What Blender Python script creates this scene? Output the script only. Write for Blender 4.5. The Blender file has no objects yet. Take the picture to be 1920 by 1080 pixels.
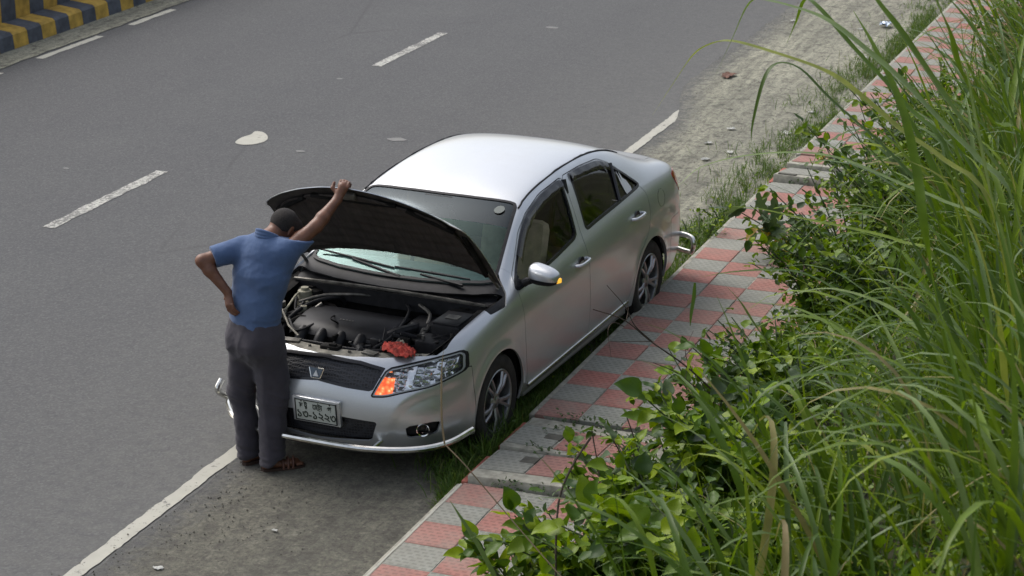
import bpy, bmesh, math, random
import numpy as np
from mathutils import Vector, Matrix, noise as mnoise

random.seed(7)
rng = np.random.default_rng(7)
scene = bpy.context.scene
COL = scene.collection

# ------------------------------------------------------------------ camera
CAM_H, CAM_YAW, CAM_PITCH, CAM_F = 5.459, -21.284, 18.482, 4100.0
cam_data = bpy.data.cameras.new('camera')
cam_data.sensor_width = 36.0
cam_data.lens = CAM_F * 36.0 / 1920.0
cam_data.clip_start = 0.1
cam_data.clip_end = 3000.0
cam_data.dof.use_dof = True
cam_data.dof.focus_distance = 14.0
cam_data.dof.aperture_fstop = 5.6
cam = bpy.data.objects.new('camera', cam_data)
cam.location = (0, 0, CAM_H)
cam.rotation_euler = (math.radians(90 - CAM_PITCH), 0, math.radians(-CAM_YAW))
COL.objects.link(cam)
scene.camera = cam

# ------------------------------------------------------------------ light
SUN_EL, SUN_AZ = 49.0, 292.0          # degrees; azimuth clockwise from +Y (the road's far end)
world = bpy.data.worlds.new('World')
scene.world = world
world.use_nodes = True
wn = world.node_tree
wn.nodes.clear()
sky = wn.nodes.new('ShaderNodeTexSky')
sky.sky_type = 'NISHITA'
sky.sun_disc = False
sky.sun_elevation = math.radians(SUN_EL)
sky.sun_rotation = math.radians(SUN_AZ)
sky.air_density = 1.0
sky.dust_density = 4.5
sky.ozone_density = 1.0
hsv = wn.nodes.new('ShaderNodeHueSaturation')   # a hazy white sky, not a clear blue one
hsv.inputs['Saturation'].default_value = 0.5
bg = wn.nodes.new('ShaderNodeBackground')
bg.inputs['Strength'].default_value = 0.15
wout = wn.nodes.new('ShaderNodeOutputWorld')
wn.links.new(sky.outputs[0], hsv.inputs['Color'])
wn.links.new(hsv.outputs[0], bg.inputs['Color'])
wn.links.new(bg.outputs[0], wout.inputs['Surface'])

sun_data = bpy.data.lights.new('sun', 'SUN')
sun_data.energy = 0.7
sun_data.angle = math.radians(25)
sun_data.color = (1.0, 0.985, 0.96)
sun = bpy.data.objects.new('sun', sun_data)
_el, _az = math.radians(SUN_EL), math.radians(SUN_AZ)
sun_dir = Vector((math.sin(_az) * math.cos(_el), math.cos(_az) * math.cos(_el), math.sin(_el)))
sun.rotation_euler = sun_dir.to_track_quat('Z', 'Y').to_euler()
sun.location = sun_dir * 30
COL.objects.link(sun)

scene.view_settings.view_transform = 'Standard'
scene.view_settings.look = 'None'
scene.view_settings.gamma = 1.0
scene.view_settings.exposure = 0.50
scene.view_settings.use_curve_mapping = False
scene.render.engine = 'CYCLES'
scene.cycles.use_denoising = True
scene.cycles.max_bounces = 6
scene.cycles.transparent_max_bounces = 14
scene.cycles.caustics_reflective = False
scene.cycles.caustics_refractive = False

# ------------------------------------------------------------------ helpers
_yaw, _pit = math.radians(CAM_YAW), math.radians(CAM_PITCH)
V_F = np.array([math.sin(_yaw) * math.cos(_pit), math.cos(_yaw) * math.cos(_pit), -math.sin(_pit)])
V_R = np.array([math.cos(_yaw), -math.sin(_yaw), 0.0])
V_D = np.cross(V_F, V_R)


def at(u, v, z=None, dist=None):
    """World point seen at a photo pixel, on a height z or at a distance along the view axis."""
    ray = V_F + (u - 960) / CAM_F * V_R + (v - 540) / CAM_F * V_D
    o = np.array([0, 0, CAM_H])
    t = (z - CAM_H) / ray[2] if z is not None else dist
    return o + t * ray


def link(o, parent=None):
    COL.objects.link(o)
    if parent is not None:
        o.parent = parent
    return o


def tag(o, label=None, cat=None, group=None, kind=None):
    if label: o['label'] = label
    if cat: o['category'] = cat
    if group: o['group'] = group
    if kind: o['kind'] = kind
    return o


def empty(name, loc=(0, 0, 0), rz=0.0):
    o = bpy.data.objects.new(name, None)
    o.location = loc
    o.rotation_euler = (0, 0, rz)
    o.empty_display_size = 0.2
    return link(o)


def mesh_data(name, V, F, mats=None, smooth=True, angle=None, mi=None):
    me = bpy.data.meshes.new(name)
    me.from_pydata([tuple(map(float, v)) for v in V], [], [tuple(int(i) for i in f) for f in F])
    for m in (mats if isinstance(mats, (list, tuple)) else [mats] if mats else []):
        me.materials.append(m)
    if mi is not None:
        me.polygons.foreach_set('material_index', np.asarray(mi, dtype=np.int32))
    if smooth:
        me.polygons.foreach_set('use_smooth', np.ones(len(me.polygons), dtype=bool))
        if angle:
            me.set_sharp_from_angle(angle=math.radians(angle))
    me.update()
    return me


def obj(name, V, F, mat=None, parent=None, smooth=True, angle=None, mi=None):
    return link(bpy.data.objects.new(name, mesh_data(name, V, F, mat, smooth, angle, mi)), parent)


def inst(name, me, parent=None, loc=None, rot=None, scale=None, matrix=None):
    o = bpy.data.objects.new(name, me)
    if matrix is not None:
        o.matrix_local = matrix
    else:
        if loc is not None: o.location = loc
        if rot is not None: o.rotation_euler = rot
        if scale is not None: o.scale = scale if hasattr(scale, '__len__') else (scale,) * 3
    return link(o, parent)


class MB:
    """Collects simple solids into one mesh."""
    def __init__(s):
        s.V, s.F = [], []

    def add(s, V, F):
        n = len(s.V)
        s.V += [tuple(map(float, v)) for v in V]
        s.F += [tuple(i + n for i in f) for f in F]
        return s

    def box(s, c, size, rot=None, bevel=0.0):
        hx, hy, hz = [q / 2 for q in size]
        if bevel > 0:
            b = min(bevel, hx * .9, hy * .9, hz * .9)
            bm = bmesh.new()
            bmesh.ops.create_cube(bm, size=1.0)
            for v in bm.verts:
                v.co = Vector((v.co.x * size[0], v.co.y * size[1], v.co.z * size[2]))
            bmesh.ops.bevel(bm, geom=bm.edges[:], offset=b, segments=2, affect='EDGES', profile=.5)
            V = [v.co.copy() for v in bm.verts]
            bm.verts.index_update()
            F = [[v.index for v in f.verts] for f in bm.faces]
            bm.free()
        else:
            V = [Vector((x, y, z)) for x in (-hx, hx) for y in (-hy, hy) for z in (-hz, hz)]
            F = [(0, 1, 3, 2), (4, 6, 7, 5), (0, 4, 5, 1), (2, 3, 7, 6), (0, 2, 6, 4), (1, 5, 7, 3)]
        M = rot if rot is not None else Matrix.Identity(3)
        return s.add([M @ v + Vector(c) for v in V], F)

    def tube(s, pts, r, n=8, caps=True, closed=False):
        pts = [Vector(p) for p in pts]
        m = len(pts)
        rs = r if hasattr(r, '__len__') else [r] * m
        base = len(s.V)
        up = None
        for i, p in enumerate(pts):
            a = pts[(i - 1) % m] if (closed or i > 0) else p
            b = pts[(i + 1) % m] if (closed or i < m - 1) else p
            t = (b - a).normalized()
            if up is None:
                up = Vector((0, 0, 1)) if abs(t.z) < .9 else Vector((1, 0, 0))
            u = (up - t * up.dot(t)).normalized()
            w = t.cross(u)
            up = u
            for k in range(n):
                q = 2 * math.pi * k / n
                s.V.append(tuple(p + (u * math.cos(q) + w * math.sin(q)) * rs[i]))
        for i in range(m if closed else m - 1):
            i2 = (i + 1) % m
            for k in range(n):
                k2 = (k + 1) % n
                s.F.append((base + i * n + k, base + i * n + k2, base + i2 * n + k2, base + i2 * n + k))
        if caps and not closed:
            s.F.append(tuple(base + k for k in range(n))[::-1])
            s.F.append(tuple(base + (m - 1) * n + k for k in range(n)))
        return s

    def lathe(s, prof, n=24, M=None, closed=False):
        """prof: (radius, height) about local z, moved by the 4x4 matrix M."""
        M = M or Matrix.Identity(4)
        base = len(s.V)
        for (r, h) in prof:
            for k in range(n):
                q = 2 * math.pi * k / n
                s.V.append(tuple(M @ Vector((r * math.cos(q), r * math.sin(q), h))))
        m = len(prof)
        for i in range(m if closed else m - 1):
            i2 = (i + 1) % m
            for k in range(n):
                k2 = (k + 1) % n
                s.F.append((base + i * n + k, base + i * n + k2, base + i2 * n + k2, base + i2 * n + k))
        return s

    def prism(s, poly, lo, hi, M=None):
        M = M or Matrix.Identity(4)
        n = len(poly)
        V = [M @ Vector((x, y, lo)) for x, y in poly] + [M @ Vector((x, y, hi)) for x, y in poly]
        F = [tuple(range(n))[::-1], tuple(range(n, 2 * n))] + [(i, (i + 1) % n, n + (i + 1) % n, n + i) for i in range(n)]
        return s.add(V, F)

    def build(s, name, mat, parent=None, smooth=True, angle=35, fix=True):
        o = obj(name, s.V, s.F, mat, parent, False)
        me = o.data
        if fix:
            bm = bmesh.new(); bm.from_mesh(me)
            bmesh.ops.recalc_face_normals(bm, faces=bm.faces[:])
            bm.to_mesh(me); bm.free()
        if smooth:
            me.polygons.foreach_set('use_smooth', np.ones(len(me.polygons), dtype=bool))
            me.set_sharp_from_angle(angle=math.radians(angle))
        return o


def catmull(pts, n=8, closed=False):
    P = [np.array(p, float) for p in pts]
    m = len(P)
    out = []
    for i in range(m if closed else m - 1):
        if closed:
            a, b, c, d = P[(i - 1) % m], P[i], P[(i + 1) % m], P[(i + 2) % m]
        else:
            b, c = P[i], P[i + 1]
            a = P[i - 1] if i > 0 else 2 * b - c
            d = P[i + 2] if i + 2 < m else 2 * c - b
        for k in range(n):
            t = k / n
            out.append(.5 * ((2 * b) + (-a + c) * t + (2 * a - 5 * b + 4 * c - d) * t * t + (-a + 3 * b - 3 * c + d) * t ** 3))
    if not closed:
        out.append(P[-1])
    return out


# ------------------------------------------------------------------ materials
class NT:
    """Small wrapper to write shader graphs."""
    def __init__(s, name):
        s.mat = bpy.data.materials.new(name)
        s.mat.use_nodes = True
        s.t = s.mat.node_tree
        s.b = s.t.nodes['Principled BSDF']
        s.out = s.t.nodes['Material Output']

    def n(s, typ, **kw):
        nd = s.t.nodes.new('ShaderNode' + typ)
        for k, v in kw.items():
            setattr(nd, k, v)
        return nd

    def set(s, **kw):
        for k, v in kw.items():
            i = s.b.inputs[k.replace('_', ' ')]
            s.put(i, v)
        return s

    def put(s, inp, v):
        if isinstance(v, bpy.types.NodeSocket):
            s.t.links.new(v, inp)
        elif hasattr(v, '__len__') and len(v) == 3 and inp.type == 'RGBA':
            inp.default_value = (*v, 1)
        else:
            inp.default_value = v

    def coord(s, kind='Object', scale=(1, 1, 1), rot=(0, 0, 0)):
        c = s.n('TexCoord')
        m = s.n('Mapping')
        m.inputs['Scale'].default_value = scale
        m.inputs['Rotation'].default_value = rot
        s.t.links.new(c.outputs[kind], m.inputs['Vector'])
        return m.outputs[0]

    def pos(s, scale=(1, 1, 1)):
        c = s.n('NewGeometry')
        m = s.n('Mapping')
        m.inputs['Scale'].default_value = scale
        s.t.links.new(c.outputs['Position'], m.inputs['Vector'])
        return m.outputs[0]

    def noise(s, vec, scale, detail=4, rough=.55, dist=0.0):
        n = s.n('TexNoise')
        s.t.links.new(vec, n.inputs['Vector'])
        n.inputs['Scale'].default_value = scale
        n.inputs['Detail'].default_value = detail
        n.inputs['Roughness'].default_value = rough
        n.inputs['Distortion'].default_value = dist
        return n.outputs['Fac']

    def voro(s, vec, scale, feature='F1', out='Distance', rand=1.0):
        n = s.n('TexVoronoi', feature=feature)
        s.t.links.new(vec, n.inputs['Vector'])
        n.inputs['Scale'].default_value = scale
        n.inputs['Randomness'].default_value = rand
        return n.outputs[out]

    def ramp(s, fac, stops, interp='LINEAR'):
        r = s.n('ValToRGB')
        r.color_ramp.interpolation = interp
        e = r.color_ramp.elements
        while len(e) < len(stops):
            e.new(.5)
        for el, (p, c) in zip(e, stops):
            el.position = p
            el.color = (*c, 1) if hasattr(c, '__len__') else (c, c, c, 1)
        s.t.links.new(fac, r.inputs['Fac'])
        return r.outputs['Color']

    def mix(s, fac, a, b, blend='MIX'):
        m = s.n('Mix', data_type='RGBA', blend_type=blend)
        s.put(m.inputs[0], fac)
        s.put(m.inputs[6], a)
        s.put(m.inputs[7], b)
        return m.outputs[2]

    def math(s, op, a, b=None, clamp=False):
        m = s.n('Math', operation=op)
        m.use_clamp = clamp
        s.put(m.inputs[0], a)
        if b is not None: s.put(m.inputs[1], b)
        return m.outputs[0]

    def bump(s, h, strength=.3, dist=.01):
        b = s.n('Bump')
        b.inputs['Strength'].default_value = strength
        b.inputs['Distance'].default_value = dist
        s.t.links.new(h, b.inputs['Height'])
        s.t.links.new(b.outputs[0], s.b.inputs['Normal'])
        return s


def plain(name, col, rough=.6, metal=0.0, var=.12, nscale=9.0, bump=0.0, **kw):
    """A procedural material with a little colour wear."""
    m = NT(name)
    v = m.coord()
    n = m.noise(v, nscale, 5)
    lo = tuple(max(0, c * (1 - var * 1.6)) for c in col)
    hi = tuple(min(1, c * (1 + var)) for c in col)
    m.set(Base_Color=m.ramp(n, [(.3, lo), (.7, hi)]), Roughness=rough, Metallic=metal)
    m.set(**kw)
    if bump:
        m.bump(m.noise(v, nscale * 6, 4), bump, .004)
    return m.mat
# ------------------------------------------------------------------ setting materials
def mk_asphalt():
    m = NT('asphalt')
    p = m.pos()
    big = m.noise(m.pos((.9, .12, 1)), .55, 4, .6)
    mid = m.noise(p, 1.1, 4, .65)
    col = m.ramp(big, [(.3, (.058, .060, .063)), (.7, (.078, .080, .081))])
    col = m.mix(.5, col, m.ramp(mid, [(.3, (.055, .057, .061)), (.7, (.080, .082, .081))]))
    lane = m.noise(m.pos((1.1, .02, 1)), 1.0, 3, .5)
    col = m.mix(m.ramp(lane, [(.40, 0.0), (.60, .55)]), col, (.054, .055, .059))
    # stones showing through the binder
    g1 = m.voro(p, 70, out='Color')
    bw = m.n('RGBToBW'); m.t.links.new(g1, bw.inputs[0])
    g2 = m.noise(p, 48, 3, .8)
    col = m.mix(m.ramp(bw.outputs[0], [(.55, 0), (.9, .42)]), col, (.155, .155, .153))
    col = m.mix(m.ramp(bw.outputs[0], [(.15, .45), (.42, 0)]), col, (.032, .033, .035))
    col = m.mix(m.ramp(g2, [(.36, .45), (.55, 0)]), col, (.040, .040, .043))
    col = m.mix(m.ramp(g2, [(.56, 0), (.75, .35)]), col, (.14, .138, .13))
    # hairline cracks and tar spots
    cr = m.voro(m.pos((.22, .10, 1)), 1.0, 'DISTANCE_TO_EDGE')
    ck = m.math('MULTIPLY', m.ramp(cr, [(.0, 1.0), (.006, 0.0)]), m.ramp(m.noise(p, .35, 3), [(.5, 0), (.6, .55)]))
    col = m.mix(ck, col, (.035, .035, .036))
    sp = m.noise(p, 2.4, 5, .8)
    col = m.mix(m.ramp(sp, [(.66, 0), (.74, .3)]), col, (.12, .117, .107))
    col = m.mix(m.ramp(m.noise(p, 1.7, 5, .75), [(.27, .5), (.36, 0)]), col, (.045, .045, .047))
    # dust blown onto the lane edge
    sx = m.n('SeparateXYZ'); m.t.links.new(p, sx.inputs[0])
    ed = m.n('MapRange'); m.t.links.new(sx.outputs[0], ed.inputs[0])
    ed.inputs[1].default_value = -10.5; ed.inputs[2].default_value = -6.2; ed.inputs[3].default_value = 0; ed.inputs[4].default_value = 1
    dn = m.math('MULTIPLY', m.math('MULTIPLY', ed.outputs[0], ed.outputs[0]), m.ramp(m.noise(p, 9, 5, .75), [(.3, .15), (.7, .6)]))
    col = m.mix(dn, col, (.16, .157, .14))
    m.set(Base_Color=col, Roughness=m.ramp(g2, [(.3, .75), (.7, .92)]))
    m.bump(m.math('ADD', g2, m.math('MULTIPLY', bw.outputs[0], .5)), .45, .006)
    return m.mat


def mk_dirt():
    m = NT('roadside_dust')
    p = m.pos()
    big = m.noise(m.pos((1, .40, 1)), 1.0, 7, .68)
    col = m.ramp(big, [(.28, (.085, .084, .072)), (.45, (.125, .121, .096)), (.6, (.17, .162, .124)), (.76, (.23, .217, .165))])
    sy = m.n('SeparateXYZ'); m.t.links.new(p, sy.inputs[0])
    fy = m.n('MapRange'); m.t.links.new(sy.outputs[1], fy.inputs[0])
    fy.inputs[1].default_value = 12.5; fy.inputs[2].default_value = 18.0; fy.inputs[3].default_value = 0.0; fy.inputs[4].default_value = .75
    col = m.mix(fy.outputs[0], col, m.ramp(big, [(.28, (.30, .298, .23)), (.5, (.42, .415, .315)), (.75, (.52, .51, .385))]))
    trk = m.noise(m.pos((3.4, .22, 1)), 1.6, 4, .65, .8)
    col = m.mix(m.ramp(trk, [(.42, 0), (.62, .5)]), col, (.105, .101, .082))
    mid = m.noise(p, 7, 5, .72)
    col = m.mix(m.ramp(mid, [(.34, .8), (.5, 0)]), col, (.07, .066, .055))
    col = m.mix(m.ramp(mid, [(.55, 0), (.72, .55)]), col, (.27, .26, .205))
    stre = m.noise(m.pos((9, 1.3, 1)), 2.2, 5, .7, .5)
    col = m.mix(m.ramp(stre, [(.36, .55), (.47, 0)]), col, (.075, .07, .058))
    fine = m.noise(p, 34, 6, .8)
    col = m.mix(m.ramp(fine, [(.36, .8), (.52, 0)]), col, (.055, .051, .044))
    col = m.mix(m.ramp(fine, [(.56, 0), (.75, .6)]), col, (.34, .32, .25))
    sp = m.voro(p, 26)
    col = m.mix(m.ramp(sp, [(.05, .75), (.17, 0)]), col, (.055, .05, .045))
    at_ = m.n('Attribute'); at_.attribute_name = 'edge'
    ef = m.math('ADD', at_.outputs['Fac'], m.math('MULTIPLY', m.math('SUBTRACT', m.noise(p, 11, 6, .8), .5), 1.1))
    asp = m.ramp(fine, [(.3, (.062, .062, .063)), (.55, (.100, .100, .098)), (.75, (.15, .147, .135))])
    col = m.mix(m.ramp(ef, [(.0, .9), (.42, 0)]), col, asp)
    m.set(Base_Color=col, Roughness=.95)
    m.bump(m.math('ADD', m.math('ADD', fine, mid), m.math('MULTIPLY', big, 1.5)), .7, .02)
    return m.mat


def mk_paint(name, col, worn=.5):
    m = NT(name)
    p = m.pos()
    n = m.noise(p, 26, 7, .75)
    big = m.noise(p, 3.0, 3)
    w = m.math('ADD', m.math('MULTIPLY', n, .7), m.math('MULTIPLY', big, .3))
    c = m.mix(m.ramp(w, [(worn, 0), (worn + .05, 1)]), col, (.14, .138, .13))
    c = m.mix(m.ramp(m.noise(p, 7, 5), [(.4, 0), (.7, .35)]), c, tuple(q * .68 for q in col))
    m.set(Base_Color=c, Roughness=.8)
    m.bump(n, .2, .003)
    return m.mat


def mk_tile(name, col):
    """Hydraulic tile: rows of pressed dashes, dirt lying in them; Object coordinates 0..0.3 m."""
    m = NT(name)
    v = m.coord('Object', (1, 1, 1))
    br = m.n('TexBrick')
    m.t.links.new(v, br.inputs['Vector'])
    br.inputs['Scale'].default_value = 1.0
    br.inputs['Brick Width'].default_value = .050
    br.inputs['Row Height'].default_value = .0375
    br.inputs['Mortar Size'].default_value = .0125
    br.inputs['Mortar Smooth'].default_value = .35
    br.inputs['Color1'].default_value = (1, 1, 1, 1)
    br.inputs['Color2'].default_value = (1, 1, 1, 1)
    br.inputs['Mortar'].default_value = (0, 0, 0, 1)
    br.offset = .5
    dash = br.outputs['Fac']                      # 1 on mortar, 0 on the pressed dash
    p = m.pos()
    rnd = m.n('ObjectInfo').outputs['Random']
    n = m.noise(p, 9, 6, .65)
    n2 = m.noise(p, 60, 5, .7)
    c = m.ramp(n, [(.3, tuple(q * .78 for q in col)), (.7, tuple(min(1, q * 1.12) for q in col))])
    c = m.mix(m.ramp(rnd, [(0, 0), (1, .22)]), c, (.2, .185, .16))
    c = m.mix(m.math('MULTIPLY', m.math('SUBTRACT', 1.0, dash), .52), c, tuple(q * .42 for q in col))
    c = m.mix(m.ramp(m.noise(p, 2.3, 6, .7), [(.5, 0), (.72, .55)]), c, (.25, .24, .20))
    c = m.mix(m.ramp(m.noise(p, .7, 6, .7), [(.42, .05), (.68, .42)]), c, (.27, .255, .215))
    c = m.mix(m.ramp(m.noise(p, 5.5, 7, .8), [(.30, .5), (.40, 0)]), c, (.14, .135, .115))
    c = m.mix(m.ramp(n2, [(.6, 0), (.75, .35)]), c, (.09, .085, .075))
    m.set(Base_Color=c, Roughness=.88)
    m.bump(m.math('ADD', dash, m.math('MULTIPLY', n2, .35)), .5, .006)
    return m.mat


M_asphalt = mk_asphalt()
M_dirt = mk_dirt()
M_line = mk_paint('road_paint', (.42, .41, .35), .56)
M_linew = mk_paint('road_paint_worn', (.46, .455, .41), .468)
M_speck = mk_paint('old_paint', (.19, .19, .18), .56)
M_red = mk_tile('red_tile', (.385, .145, .118))
M_grey = mk_tile('grey_tile', (.275, .285, .25))
M_conc = plain('concrete', (.33, .32, .265), .9, var=.25, nscale=14, bump=.4)
M_concd = plain('dirty_concrete', (.12, .115, .095), .95, var=.3, nscale=10, bump=.5)
M_kerbred = plain('kerb_red_paint', (.36, .11, .08), .85, var=.3, nscale=18, bump=.4)
M_soil = plain('bank_soil', (.045, .048, .022), 1.0, var=.45, nscale=3, bump=.6)
M_yellow = plain('barrier_yellow', (.52, .33, .06), .85, var=.25, nscale=7, bump=.3)
M_black = plain('barrier_grey', (.085, .095, .115), .85, var=.25, nscale=7, bump=.3)
M_ground = plain('ground_earth', (.11, .11, .06), 1.0, var=.4, nscale=.2)

EDGE_X, CENT_X, LEFT_X, KERB_X, WALK_X = -6.42, -10.23, -14.0, -14.53, -4.69


def sheet(name, x0, x1, y0, y1, z, mat, parent=None, nx=1, ny=1):
    V = [(x0 + (x1 - x0) * i / nx, y0 + (y1 - y0) * j / ny, z) for j in range(ny + 1) for i in range(nx + 1)]
    F = [(j * (nx + 1) + i, j * (nx + 1) + i + 1, (j + 1) * (nx + 1) + i + 1, (j + 1) * (nx + 1) + i) for j in range(ny) for i in range(nx)]
    return obj(name, V, F, mat, parent, False)


ground = tag(sheet('ground', -1500, 1500, -1500, 1500, -.03, M_ground), kind='structure')
road = tag(sheet('road', -14.9, -4.62, -60, 400, 0.0, M_asphalt), kind='structure')


def strip(name, x0, x1, y0, y1, z, mat, parent, n=40, jit=.012, seed=0, th=.004):
    """A painted or dusty strip with uneven borders."""
    V, F = [], []
    for j in range(n + 1):
        y = y0 + (y1 - y0) * j / n
        a = x0 + mnoise.noise((y * 3.1, seed, 0)) * jit + mnoise.noise((y * 14, seed, 3)) * jit * .6
        b = x1 + mnoise.noise((y * 3.3, seed + 9, 0)) * jit + mnoise.noise((y * 13, seed + 5, 3)) * jit * .6
        V += [(a, y, z), (b, y, z)]
    for j in range(n):
        F.append((2 * j, 2 * j + 1, 2 * j + 3, 2 * j + 2))
    return obj(name, V, F, mat, parent, False)


strip('edge_line', EDGE_X - .008, EDGE_X + .095, -20, 21.8, .006, M_line, road, 900, .020, 1)
for k, (a, b) in enumerate([(15.29, 17.24), (22.03, 23.98), (8.5, 10.45), (28.8, 30.8)]):
    strip('lane_dash', CENT_X - .06, CENT_X + .06, a, b, .004, M_linew, road, 40, .022, 20 + k)
for k, (a, b) in enumerate([(20.98, 22.31), (23.02, 24.06), (18.2, 20.2), (24.8, 26.4)]):
    strip('median_line', LEFT_X - .05, LEFT_X + .05, a, b, .004, M_line, road, 24, .02, 40 + k)
# white paint spill
bl = [at(u, v, 0)[:2] for u, v in [(441, 268), (452, 259), (470, 253), (479, 247), (494, 249), (502, 257), (498, 265), (478, 271), (455, 272)]]
bl = catmull(bl, 5, True)
obj('paint_spill', [(q[0], q[1], .005) for q in bl], [tuple(range(len(bl)))], M_line, road, False)
for k, (u, v, s) in enumerate([(744, 262, .06), (563, 284, .03), (637, 148, .025), (124, 316, .02), (1035, 52, .05)]):
    c = at(u, v, 0)
    pts = [(c[0] + s * 1.6 * math.cos(q) * (1 + .35 * mnoise.noise((q, k, 0))), c[1] + s * math.sin(q) * (1 + .4 * mnoise.noise((q, k, 4))), .004) for q in np.linspace(0, 2 * math.pi, 14, endpoint=False)]
    obj('paint_speck', pts, [tuple(range(14))], M_speck, road, False)


# dusty shoulder, its left border wandering over the asphalt
def shoulder_left(y):
    x = -6.30 + .05 * mnoise.noise((y * .9, 3, 0)) + .03 * mnoise.noise((y * 5, 8, 0))
    t = min(1, max(0, (y - 20.5) / 2.2)); x -= .42 * t * t * (3 - 2 * t)
    t = min(1, max(0, (y - 29) / 6)); x += .5 * t
    return x


V, F = [], []
NX, NY = 34, 560
for j in range(NY + 1):
    y = 4 + 40 * j / NY
    a = shoulder_left(y)
    for i in range(NX + 1):
        x = a + (-4.60 - a) * i / NX
        e = min(1, i / 5)
        z = .009 + e * (.010 * (mnoise.noise((x * 2.2, y * .9, 1)) + .5) + .006 * mnoise.noise((x * 9, y * 6, 2)) + .012 * max(0, i / NX - .55))
        V.append((x, y, z))
F = [(j * (NX + 1) + i, j * (NX + 1) + i + 1, (j + 1) * (NX + 1) + i + 1, (j + 1) * (NX + 1) + i) for j in range(NY) for i in range(NX)]
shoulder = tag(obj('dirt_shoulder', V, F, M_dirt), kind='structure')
_at = shoulder.data.attributes.new('edge', 'FLOAT', 'POINT')
_at.data.foreach_set('value', np.tile(np.minimum(1, np.arange(NX + 1) / 13.0), NY + 1).astype(np.float32))
m_lefty = strip('median_dust', -14.56, -14.10, -20, 60, .008, M_dirt, None, 300, .05, 77)
tag(m_lefty, kind='structure')
_at = m_lefty.data.attributes.new('edge', 'FLOAT', 'POINT')
_at.data.foreach_set('value', np.full(len(m_lefty.data.vertices), .8, np.float32))

# gravel and clods on the shoulder
gm = MB()
for k in range(1500):
    y = rng.uniform(8.5, 30) if k % 3 else rng.uniform(8.8, 12.5)
    x = shoulder_left(y) + abs(rng.normal(0, .45)) if k % 2 else rng.uniform(-6.5, -4.75)
    if x > -4.75: continue
    s = rng.uniform(.003, .007) * (1.5 if rng.random() < .06 else 1)
    q = rng.uniform(0, 6.28)
    c, d = math.cos(q) * s, math.sin(q) * s
    gm.add([(x + c, y + d, .012), (x - d, y + c * 1.3, .012), (x - c * 1.2, y - d, .012), (x + d, y - c, .012), (x + d * .2, y, .014 + s * 1.1)],
           [(0, 1, 4), (1, 2, 4), (2, 3, 4), (3, 0, 4)])
o = gm.build('gravel', plain('pebbles', (.12, .11, .09), .95, var=.5, nscale=30), None, False)
tag(o, 'loose grit and small dark pebbles scattered over the dusty shoulder', 'gravel', kind='stuff')

# ------------------------------------------------------------------ pavement of 30 cm tiles
TILE, ZW, NCOL = .30, .15, 4
pavement = tag(sheet('pavement', WALK_X + .012, WALK_X + NCOL * TILE + .4, 4, 60, .06, M_concd), kind='structure')
M_grout = plain('grout', (.33, .32, .27), .95, var=.25, nscale=20)


def tile_mesh(name, mat):
    g, h, b = .0018, .03, .004
    x0, x1 = g, TILE - g
    V = [(x0, x0, -h), (x1, x0, -h), (x1, x1, -h), (x0, x1, -h), (x0, x0, -b), (x1, x0, -b), (x1, x1, -b), (x0, x1, -b),
         (x0 + b, x0 + b, 0), (x1 - b, x0 + b, 0), (x1 - b, x1 - b, 0), (x0 + b, x1 - b, 0)]
    F = [(8, 9, 10, 11)]
    for i in range(4):
        j = (i + 1) % 4
        F += [(i, j, 4 + j, 4 + i), (4 + i, 4 + j, 8 + j, 8 + i)]
    return mesh_data(name, V, F, mat, False)


ME_tile = [tile_mesh('tile_red', M_red), tile_mesh('tile_grey', M_grey)]


def tiles(y0, rows, parity, zf=lambda y: ZW, par=None, cols=NCOL):
    for r in range(rows):
        for c in range(cols):
            y = y0 + r * TILE
            k = (r + c + parity) % 2
            z = zf(y) + random.uniform(-.002, .002)
            inst('tile', ME_tile[k], par or pavement, (WALK_X + c * TILE, y, z), (random.gauss(0, .006), random.gauss(0, .006), random.gauss(0, .005)))


NEAR_END, MAIN0, MAIN_END, FAR0 = 11.24, 12.44, 18.44, 19.50
tiles(NEAR_END - 9 * TILE, 9, 0)           # nearest row at the gap starts red
tiles(MAIN0, 20, 0)
tiles(FAR0, 34, 0)
kb = MB()
for (a, b) in [(NEAR_END - 9 * TILE, NEAR_END - .005), (MAIN0 + .005, MAIN_END), (FAR0, FAR0 + 34 * TILE)]:
    kb.box((WALK_X - .022, (a + b) / 2, .058), (.04, b - a, .165), bevel=.008)
kb.build('kerb_edge', M_conc, pavement)
ks = MB()
for (a, b) in [(NEAR_END - 9 * TILE, NEAR_END), (MAIN0, MAIN_END), (FAR0, FAR0 + 34 * TILE)]:
    ks.box((WALK_X + .62, (a + b) / 2, .0545), (1.24, b - a - .004, .18))
ks.build('pavement_bed', M_grout, pavement, False)
# thin white lip along the near kerb
strip('kerb_lip', WALK_X - .020, WALK_X - .006, NEAR_END - 9 * TILE, NEAR_END - .01, .1435, M_line, pavement, 60, .004, 5)


def drain_slab(y0, y1, z_near, z_far, pattern, label, hole=None, x1=1.2, dx=0.0):
    """A lifted concrete cover with a few tiles on it; near edge propped up."""
    L = y1 - y0
    root = empty('drain_cover', (WALK_X + dx, y0, z_near))
    root.rotation_euler = (math.atan2(z_far - z_near, L), random.gauss(0, .012), random.gauss(0, .012))
    tag(root, label, 'slab', 'loose drain covers in the pavement')
    mb = MB()
    mb.box((x1 / 2, L / 2, -.05), (x1, L, .10), bevel=.010)
    mb.build('slab', M_conc, root)
    for (cx, cy, k) in pattern:
        inst('tile', ME_tile[k], root, (cx, cy, .008), None, (1, 1.2, 1))
    if hole:
        hx, hy, hw, hh = hole
        h = MB(); h.box((hx, hy, .0), (hw, hh, .022), bevel=.003); h.build('lifting_hole', M_concd, root)
    return root


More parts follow.
